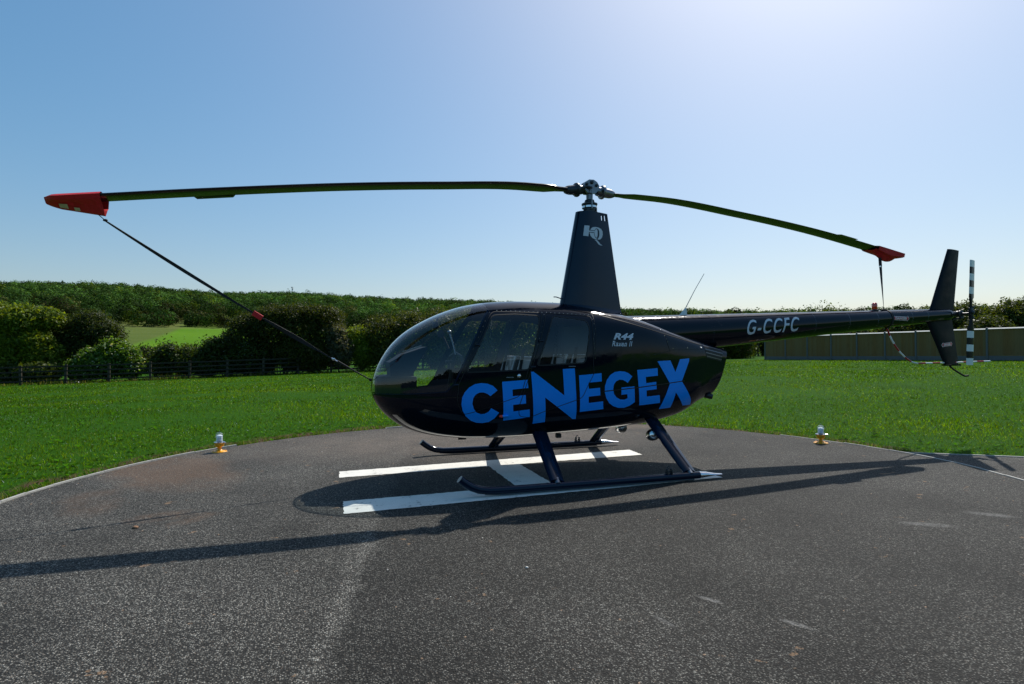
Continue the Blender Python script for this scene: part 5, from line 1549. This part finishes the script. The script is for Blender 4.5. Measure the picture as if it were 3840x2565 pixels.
mb = MB(); mb.loft([[(x, y, z) for x, z in ((-5.44, 1.075), (-5.75, 1.075), (-5.75, 1.052), (-5.46, 1.052))] for y in (-.03, .03)], smooth=False); mb.build('fin_shoe', M['paint'], HELI)
# horizontal stabiliser on the starboard side
mb = MB(); pf = [(0, 0), (.1, .8), (.35, 1), (1, .1), (1, -.1), (.35, -1), (.1, -.8)]
mb.loft([[(-5.18 - c * .28, y, 1.752 + t * .016) for c, t in pf] for y in (-.07, -.82)]); mb.build('stabiliser', M['paint'], HELI)
# tail rotor gearbox, shaft and blades
mb = MB(); gz_ = 1.785
mb.tube([(-5.59, 0, gz_ - .005), (-5.66, .01, gz_), (-5.70, .015, gz_)], [.035, .04, .032], 12); mb.ball((-5.70, .02, gz_), (.045, .05, .045), 12); mb.lathe([(.05, 0), (.05, .02), (.03, .03), (0, .03)], 14, (-5.70, .055, gz_), (0, 1, 0)); mb.tube([(-5.70, .05, gz_), (-5.715, .17, gz_)], .017, 10); mb.build('tail_gearbox', M['dark_metal'], HELI)
mb = MB(); mb.tube([(-5.60, .03, gz_ - .075), (-5.68, .06, gz_ - .07), (-5.70, .10, gz_ - .03)], .009, 8); mb.box((-5.69, .085, gz_ - .055), (.05, .03, .04), bevel=.008); mb.tube([(-5.70, .10, gz_ - .02), (-5.79, .15, gz_ + .012)], .008, 8); mb.build('pitch_control', M['dark_metal'], HELI)
TRH = Vector((-5.745, .175, 1.800)); tdir = Vector((-.052, .0, .998)).normalized(); tch = Vector((-.998, 0, -.052))
mb = MB(); mb.box(TRH, (.045, .05, .14), Matrix.Rotation(.05, 3, 'Y'), bevel=.01); mb.lathe([(.028, -.03), (.028, .03), (.015, .045), (0, .045)], 14, TRH, (0, 1, 0))
for s in (1, -1): mb.box(TRH + tdir * (.075 * s) + tch * .02, (.03, .055, .035), bevel=.006); mb.tube([TRH + tdir * (.08 * s) + tch * -.03, TRH + tdir * (.08 * s) + tch * .05], .011, 8)
trh = mb.build('tail_rotor_hub', M['dark_metal'], HELI)
def tail_blade(s):
    root_ = None
    st = [(.07, .022, .020), (.17, .030, .018), (.215, .058, .014), (.26, .058, .011)]
    pf = [(.5, 0), (.4, .7), (.15, 1), (-.2, .6), (-.5, .08), (-.5, -.08), (-.2, -.6), (.15, -1), (.4, -.7)]
    def ring(r, ch, th):
        le = -tch * s
        return [TRH + tdir * (r * s) + le * (ch * c * 2 * .5 * 1.0) + Vector((0, th * t + ch * c * .12, 0)) for c, t in pf]
    mb = MB(); mb.loft([ring(r, c * 2, t) for r, c, t in st]); bl = mb.build('tail_rotor_blade', M['blade'], HELI)
    r0 = .26; n_ = 5; dr = (.735 - r0) / n_
    for k in range(n_):
        mb = MB(); mb.loft([ring(r0 + dr * k, .116, .011), ring(r0 + dr * (k + 1), .116, .011)])
        mb.build('white_band' if k % 2 == 0 else 'black_band', M['white'] if k % 2 == 0 else M['blade'], bl)
    return bl
tail_blade(1); tail_blade(-1)
# tail skid and rotor guard
mb = MB(); mb.tube([(-5.56, 0, 1.07), (-5.585, 0, 1.035), (-5.64, 0, 1.00), (-5.80, 0, .925), (-5.86, 0, .903), (-5.925, 0, .908)], [.014, .014, .013, .013, .013, .014], 10); mb.build('tail_skid', M['rubber'], HELI)
gpts = [(-4.40, 1.585), (-4.44, 1.51), (-4.49, 1.42), (-4.56, 1.325), (-4.65, 1.235), (-4.76, 1.155), (-4.86, 1.108), (-4.96, 1.090), (-5.2, 1.093), (-5.55, 1.098), (-6.37, 1.112)]
gd = []
for i in range(len(gpts) - 1): gd += [Vector((gpts[i][0], 0, gpts[i][1])).lerp(Vector((gpts[i + 1][0], 0, gpts[i + 1][1])), k / 12) for k in range(12)]
gd.append(Vector((gpts[-1][0], 0, gpts[-1][1])))
acc = 0; seg = [gd[0]]; k = 0; grd = None
mb0 = MB(); mb0.tube([(-4.37, 0, 1.60), (-4.405, 0, 1.575)], .022, 10); grd = mb0.build('rotor_guard', M['rubber'], HELI)
for i in range(1, len(gd)):
    acc += (gd[i] - gd[i - 1]).length; seg.append(gd[i])
    if acc > .125 or i == len(gd) - 1:
        mb = MB(); mb.tube(seg, .0115, 10); mb.build('red_band' if k % 2 == 0 else 'white_band', M['red'] if k % 2 == 0 else M['white'], grd); seg = [gd[i]]; acc = 0; k += 1
# beacon and whip aerial
bx_ = -4.196; bz = tz(bx_) + tr_(bx_)
mb = MB(); mb.lathe([(.048, -.012), (.05, .006), (.042, .014), (.03, .016)], 20, (bx_, 0, bz)); bc = mb.build('beacon_base', M['dark_metal'], HELI)
mb = MB(); mb.lathe([(.031, .016), (.034, .03), (.034, .075), (.030, .098), (.02, .106), (0, .108)], 20, (bx_, 0, bz)); mb.build('beacon_lens', M['beacon'], bc)
ax_ = -1.21; az = tz(ax_) + tr_(ax_)
mb = MB(); mb.loft([[(ax_ + .055 - .12 * c, .012 * t, az - .012) for c, t in ((0, 0), (.4, 1), (1, 0), (.4, -1))], [(ax_ - .035 - .02 * c, .006 * t, az + .085) for c, t in ((0, 0), (.4, 1), (1, 0), (.4, -1))]]); wb = mb.build('aerial_base', M['white'], HELI)
mb = MB(); mb.tube([(ax_ - .040, 0, az + .08), (ax_ - .17, 0, az + .30), (ax_ - .305, 0, az + .505)], [.005, .0035, .003], 6); mb.build('whip', M['steel'], wb)

# ---- landing gear
def leg(xt, yt, zt, xb, yb, zb):
    a = Vector((xt, yt, zt)); b = Vector((xb, yb, zb)); d = (b - a).normalized(); cx_ = Vector((1, 0, 0)); cx_ = (cx_ - d * d.x).normalized(); cn = d.cross(cx_)
    pf = [(.5, 0), (.44, .5), (.28, .9), (.05, 1), (-.25, .6), (-.5, .06), (-.5, -.06), (-.25, -.6), (.05, -1), (.28, -.9), (.44, -.5)]
    mb = MB(); rings = []
    for k in range(9):
        t = k / 8; w = .165 - .03 * t; h = .036 - .006 * t; p = a.lerp(b, t); rings.append([p + cx_ * (w * c) + cn * (h * y) for c, y in pf])
    mb.loft(rings); o = mb.build('leg', M['paint2'], HELI)
    mb = MB(); mb.tube([b - d * .03, b + d * .035], [.030, .026], 12)
    for s in (-1, 1): mb.lathe([(.011, 0), (.011, .01), (0, .012)], 8, b - d * .045 + cx_ * .03 * s, cn * (1 if cn.y * yb > 0 else -1) * 1.0)
    mb.build('leg_fitting', M['steel'], o)
for s in (1, -1):
    leg(.775, .38 * s, .50, .835, 1.075 * s, .085)
    leg(-.545, .34 * s, .56, -.560, 1.075 * s, .085)
    Y = 1.09 * s
    mb = MB(); mb.tube([(1.745, Y, .172), (1.70, Y, .135), (1.64, Y, .095), (1.57, Y, .067), (1.48, Y, .052), (1.36, Y, .049), (.5, Y, .049), (-.55, Y, .052), (-.66, Y, .053)], .035, 16)
    sk = mb.build('skid', M['paint2'], HELI)
    mb = MB(); mb.loft([[(x, Y + .034 * w * c, .053 + h * sn + dz) for c, sn in ((math.cos(a), math.sin(a)) for a in np.linspace(0, 2 * PI, 17)[:-1])] for x, w, h, dz in ((-.655, 1.0, .034, 0), (-.74, 1.02, .026, 0), (-.84, .95, .010, -.004), (-.915, .75, .004, -.006))]); mb.build('skid_tip', M['chrome'], sk)
    mb = MB(); mb.tube([(1.52, Y, .028), (1.36, Y, .0135), (.5, Y, .0135), (-.6, Y, .015)], .013, 8, flat=.7); mb.build('skid_shoe', M['steel'], sk)
    mb = MB()
    for x in (-.30, -.345): mb.box((x, Y, .098), (.008, .05, .05), bevel=.002); mb.ball((x, Y, .128), (.014, .014, .012), 8)
    mb.tube([(-.28, Y, .10), (-.365, Y, .10)], .008, 8); mb.tube([(-.305, Y, .128), (-.303, Y, .15), (-.318, Y, .158), (-.33, Y, .148)], .005, 6); mb.build('wheel_bracket', M['dark_metal'], sk)

# ------------------------------------------------------------------ blade covers and tie-down straps (separate things on the helicopter)
def ribbon(mb, pts, w, twists, n=60, th=.0025):
    """flat webbing along a polyline, turning about its length"""
    q = []; P = [Vector(p) for p in pts]; L = [0]
    for i in range(1, len(P)): L.append(L[-1] + (P[i] - P[i - 1]).length)
    V = []
    for k in range(n + 1):
        s = L[-1] * k / n; i = max(j for j in range(len(P)) if L[j] <= s + 1e-9); i = min(i, len(P) - 2)
        t = (s - L[i]) / (L[i + 1] - L[i]); p = P[i].lerp(P[i + 1], t); d = (P[i + 1] - P[i]).normalized()
        a = float(np.interp(k / n, [x[0] for x in twists], [x[1] for x in twists])); ww = w if not callable(w) else w(k / n)
        x = d.cross(Vector((0, 0, 1))).normalized(); y = x.cross(d); e = x * math.cos(a) + y * math.sin(a); f = d.cross(e)
        V += [p + e * ww / 2 + f * th, p - e * ww / 2 + f * th, p - e * ww / 2 - f * th, p + e * ww / 2 - f * th]
    F = []
    for k in range(n):
        for j in range(4):
            j2 = (j + 1) % 4; F.append((k * 4 + j, k * 4 + j2, (k + 1) * 4 + j2, (k + 1) * 4 + j))
    mb.add(V, F, 0, False)
def cover(root, s, fz, r_in, r_out, drop, tip_lift):
    D_ = bd * s; N_ = bn * s; mb = MB(); rings = []
    for k in range(13):
        t = k / 12; r = r_in + (r_out - r_in) * t; z = float(fz(min(r, 5.03))) + (tip_lift * max(0, t - .75) * 4)
        sh = 1 - .80 * max(0, (t - .78) / .22) ** 1.3; dr = drop(t)
        wv = .006 * math.sin(9 * t) + .004 * math.sin(23 * t)
        pts = [(.142 * sh, .004), (.10 * sh, .028 * sh), (-.05, .024 * sh + .004), (-.142 * sh, .010), (-.128 * sh, -.03 * sh - dr * .25), (-.075 * sh - .02, -dr * .62 + wv), (-.045, -dr), (-.015, -dr * .95), (.05 * sh, -dr * .45 - wv), (.118 * sh, -.02 * sh - dr * .08)]
        rings.append([D_ * r + N_ * c + Vector((0, 0, z + h)) for c, h in pts])
    mb.loft(rings, smooth=False, cap=False); last = rings[-1]; mb.add(last, [tuple(range(len(last)))])
    o = mb.build('cover', M['red_cloth'], root)
    return o
def at(s, r, c, z): return bd * s * r + bn * s * c + Vector((0, 0, z))
td = empty('blade_tie_down', (0, 0, 0)); tag(td, 'red blade cover and long black strap tied from the front blade tip to the nose', 'tie-down', 'blade tie-downs')
cv = cover(td, 1, fBL, 4.66, 5.075, lambda t: .150 - .110 * t, .015)
for pz in ([(4.985, -.075), (4.925, -.082)], [(4.895, -.098), (4.865, -.104)]):
    pass
mb = MB()
def patch_pts(r0, r1, f0, f1):
    out = []
    for r, f in ((r0, f0), (r1, f0), (r1, f1), (r0, f1)):
        t = (r - 4.66) / .415; dr = .150 - .110 * t; z = float(fBL(r)); sh = 1 - .80 * max(0, (t - .70) / .30) ** 1.3
        a = Vector((.118 * sh, -.02 * sh - dr * .08)); b = Vector((.05 * sh, -dr * .45)); c = Vector((-.015, -dr * .95))
        q = b.lerp(c, f); out.append(at(1, r, q.x + .006, z + q.y - .004))
    return out
mb.add(patch_pts(4.97, 4.91, .15, .85), [(0, 1, 2, 3)]); mb.build('pale_patch', M['label_white'], cv)
mb = MB(); mb.add(patch_pts(4.87, 4.83, .55, .98), [(0, 1, 2, 3)]); mb.build('pale_patch', M['label_white'], cv)
A0 = at(1, 4.74, -.04, 2.455); A1 = Vector((2.416, .0, .985))
v_ = A1 - A0
def along(t, sag=0.0): return A0 + v_ * t + Vector((0, 0, -sag * 4 * t * (1 - t)))
mb = MB(); mb.tube([A0 + Vector((0, 0, .02)), along(.03)], .004, 6); mb.ball(along(.033), (.02, .012, .012), 8); mb.build('cord', M['strap'], td)
mb = MB(); ribbon(mb, [along(t, .035) for t in np.linspace(.03, .542, 14)], lambda t: .018 + .012 * math.sin(PI * t) ** 2, [(0, .5), (.15, 1.0), (.5, 1.45), (.8, 1.55), (1, 1.4)]); mb.build('strap', M['strap'], td)
mb = MB(); ribbon(mb, [along(t, .035) for t in (.532, .55, .566)], .048, [(0, 1.4), (1, 1.3)], 8, .006); mb.build('red_sleeve', M['red_cloth'], td)
mb = MB(); ribbon(mb, [along(t, .030) for t in np.linspace(.562, .835, 10)], lambda t: .012 + .030 * math.sin(PI * min(1, t * 1.15)) ** 1.2, [(0, 1.5), (.3, 1.0), (.45, 1.3), (1, 1.5)]); mb.build('strap', M['strap'], td)
mb = MB(); b0 = along(.835, .030); b1 = along(.865, .028); mb.tube([b0, b1], .006, 8); mb.box(b0.lerp(b1, .3), (.026, .014, .020), Matrix.Rotation(.5, 3, 'Y'), bevel=.004); mb.build('buckle', M['chrome'], td)
mb = MB(); mb.tube([along(t, .025) for t in (.86, .93, .985, 1.0)], [.010, .007, .006, .008], 8); mb.ball(A1 + Vector((.004, 0, .004)), .016, 8); mb.build('cord', M['strap'], td)
t2 = empty('blade_tie_down', (0, 0, 0)); tag(t2, 'red blade cover with short black strap from rear blade tip to the tail boom', 'tie-down', 'blade tie-downs')
cover(t2, -1, fBR, 4.44, 5.075, lambda t: .03 + .115 * math.sin(PI * min(1, t * 1.35)) ** 1.0 * (1 if t < .74 else 1) if t < .74 else .03 + .02 * (1 - t) * 4, .03)
B0 = at(-1, 4.575, -.04, float(fBR(4.575)) - .12); xb = -4.335; B1 = Vector((xb, .02, tz(xb) + tr_(xb) + .008))
mb = MB(); ribbon(mb, [B0 + Vector((0, 0, .02)), B0.lerp(B1, .16)], .038, [(0, 0), (1, .2)], 6, .004); mb.build('strap', M['strap'], t2)
mb = MB(); c = B0.lerp(B1, .165); mb.box(c, (.035, .012, .022), bevel=.003); mb.build('buckle', M['chrome'], t2)
mb = MB(); ribbon(mb, [B0.lerp(B1, t) for t in np.linspace(.16, 1, 12)], lambda t: .034 - .022 * t, [(0, .2), (.5, .8), (1, 1.5)]); mb.build('strap', M['strap'], t2)
mb = MB(); mb.tube([B1 + Vector((.06, 0, -.005)), B1, B1 + Vector((-.05, .01, -.004))], [.006, .014, .006], 8); mb.tube([B1, B1 + Vector((.045, .02, .035))], [.006, .004], 6); mb.build('knot', M['strap'], t2)
mb = MB(); rr_ = tr_(xb - .04) + .003
mb.lathe([(rr_, -.016), (rr_ + .003, -.015), (rr_ + .003, .015), (rr_, .016)], 40, (xb - .045, 0, tz(xb - .04)), (-1, 0, .03)); mb.build('boom_strap', M['strap'], t2)
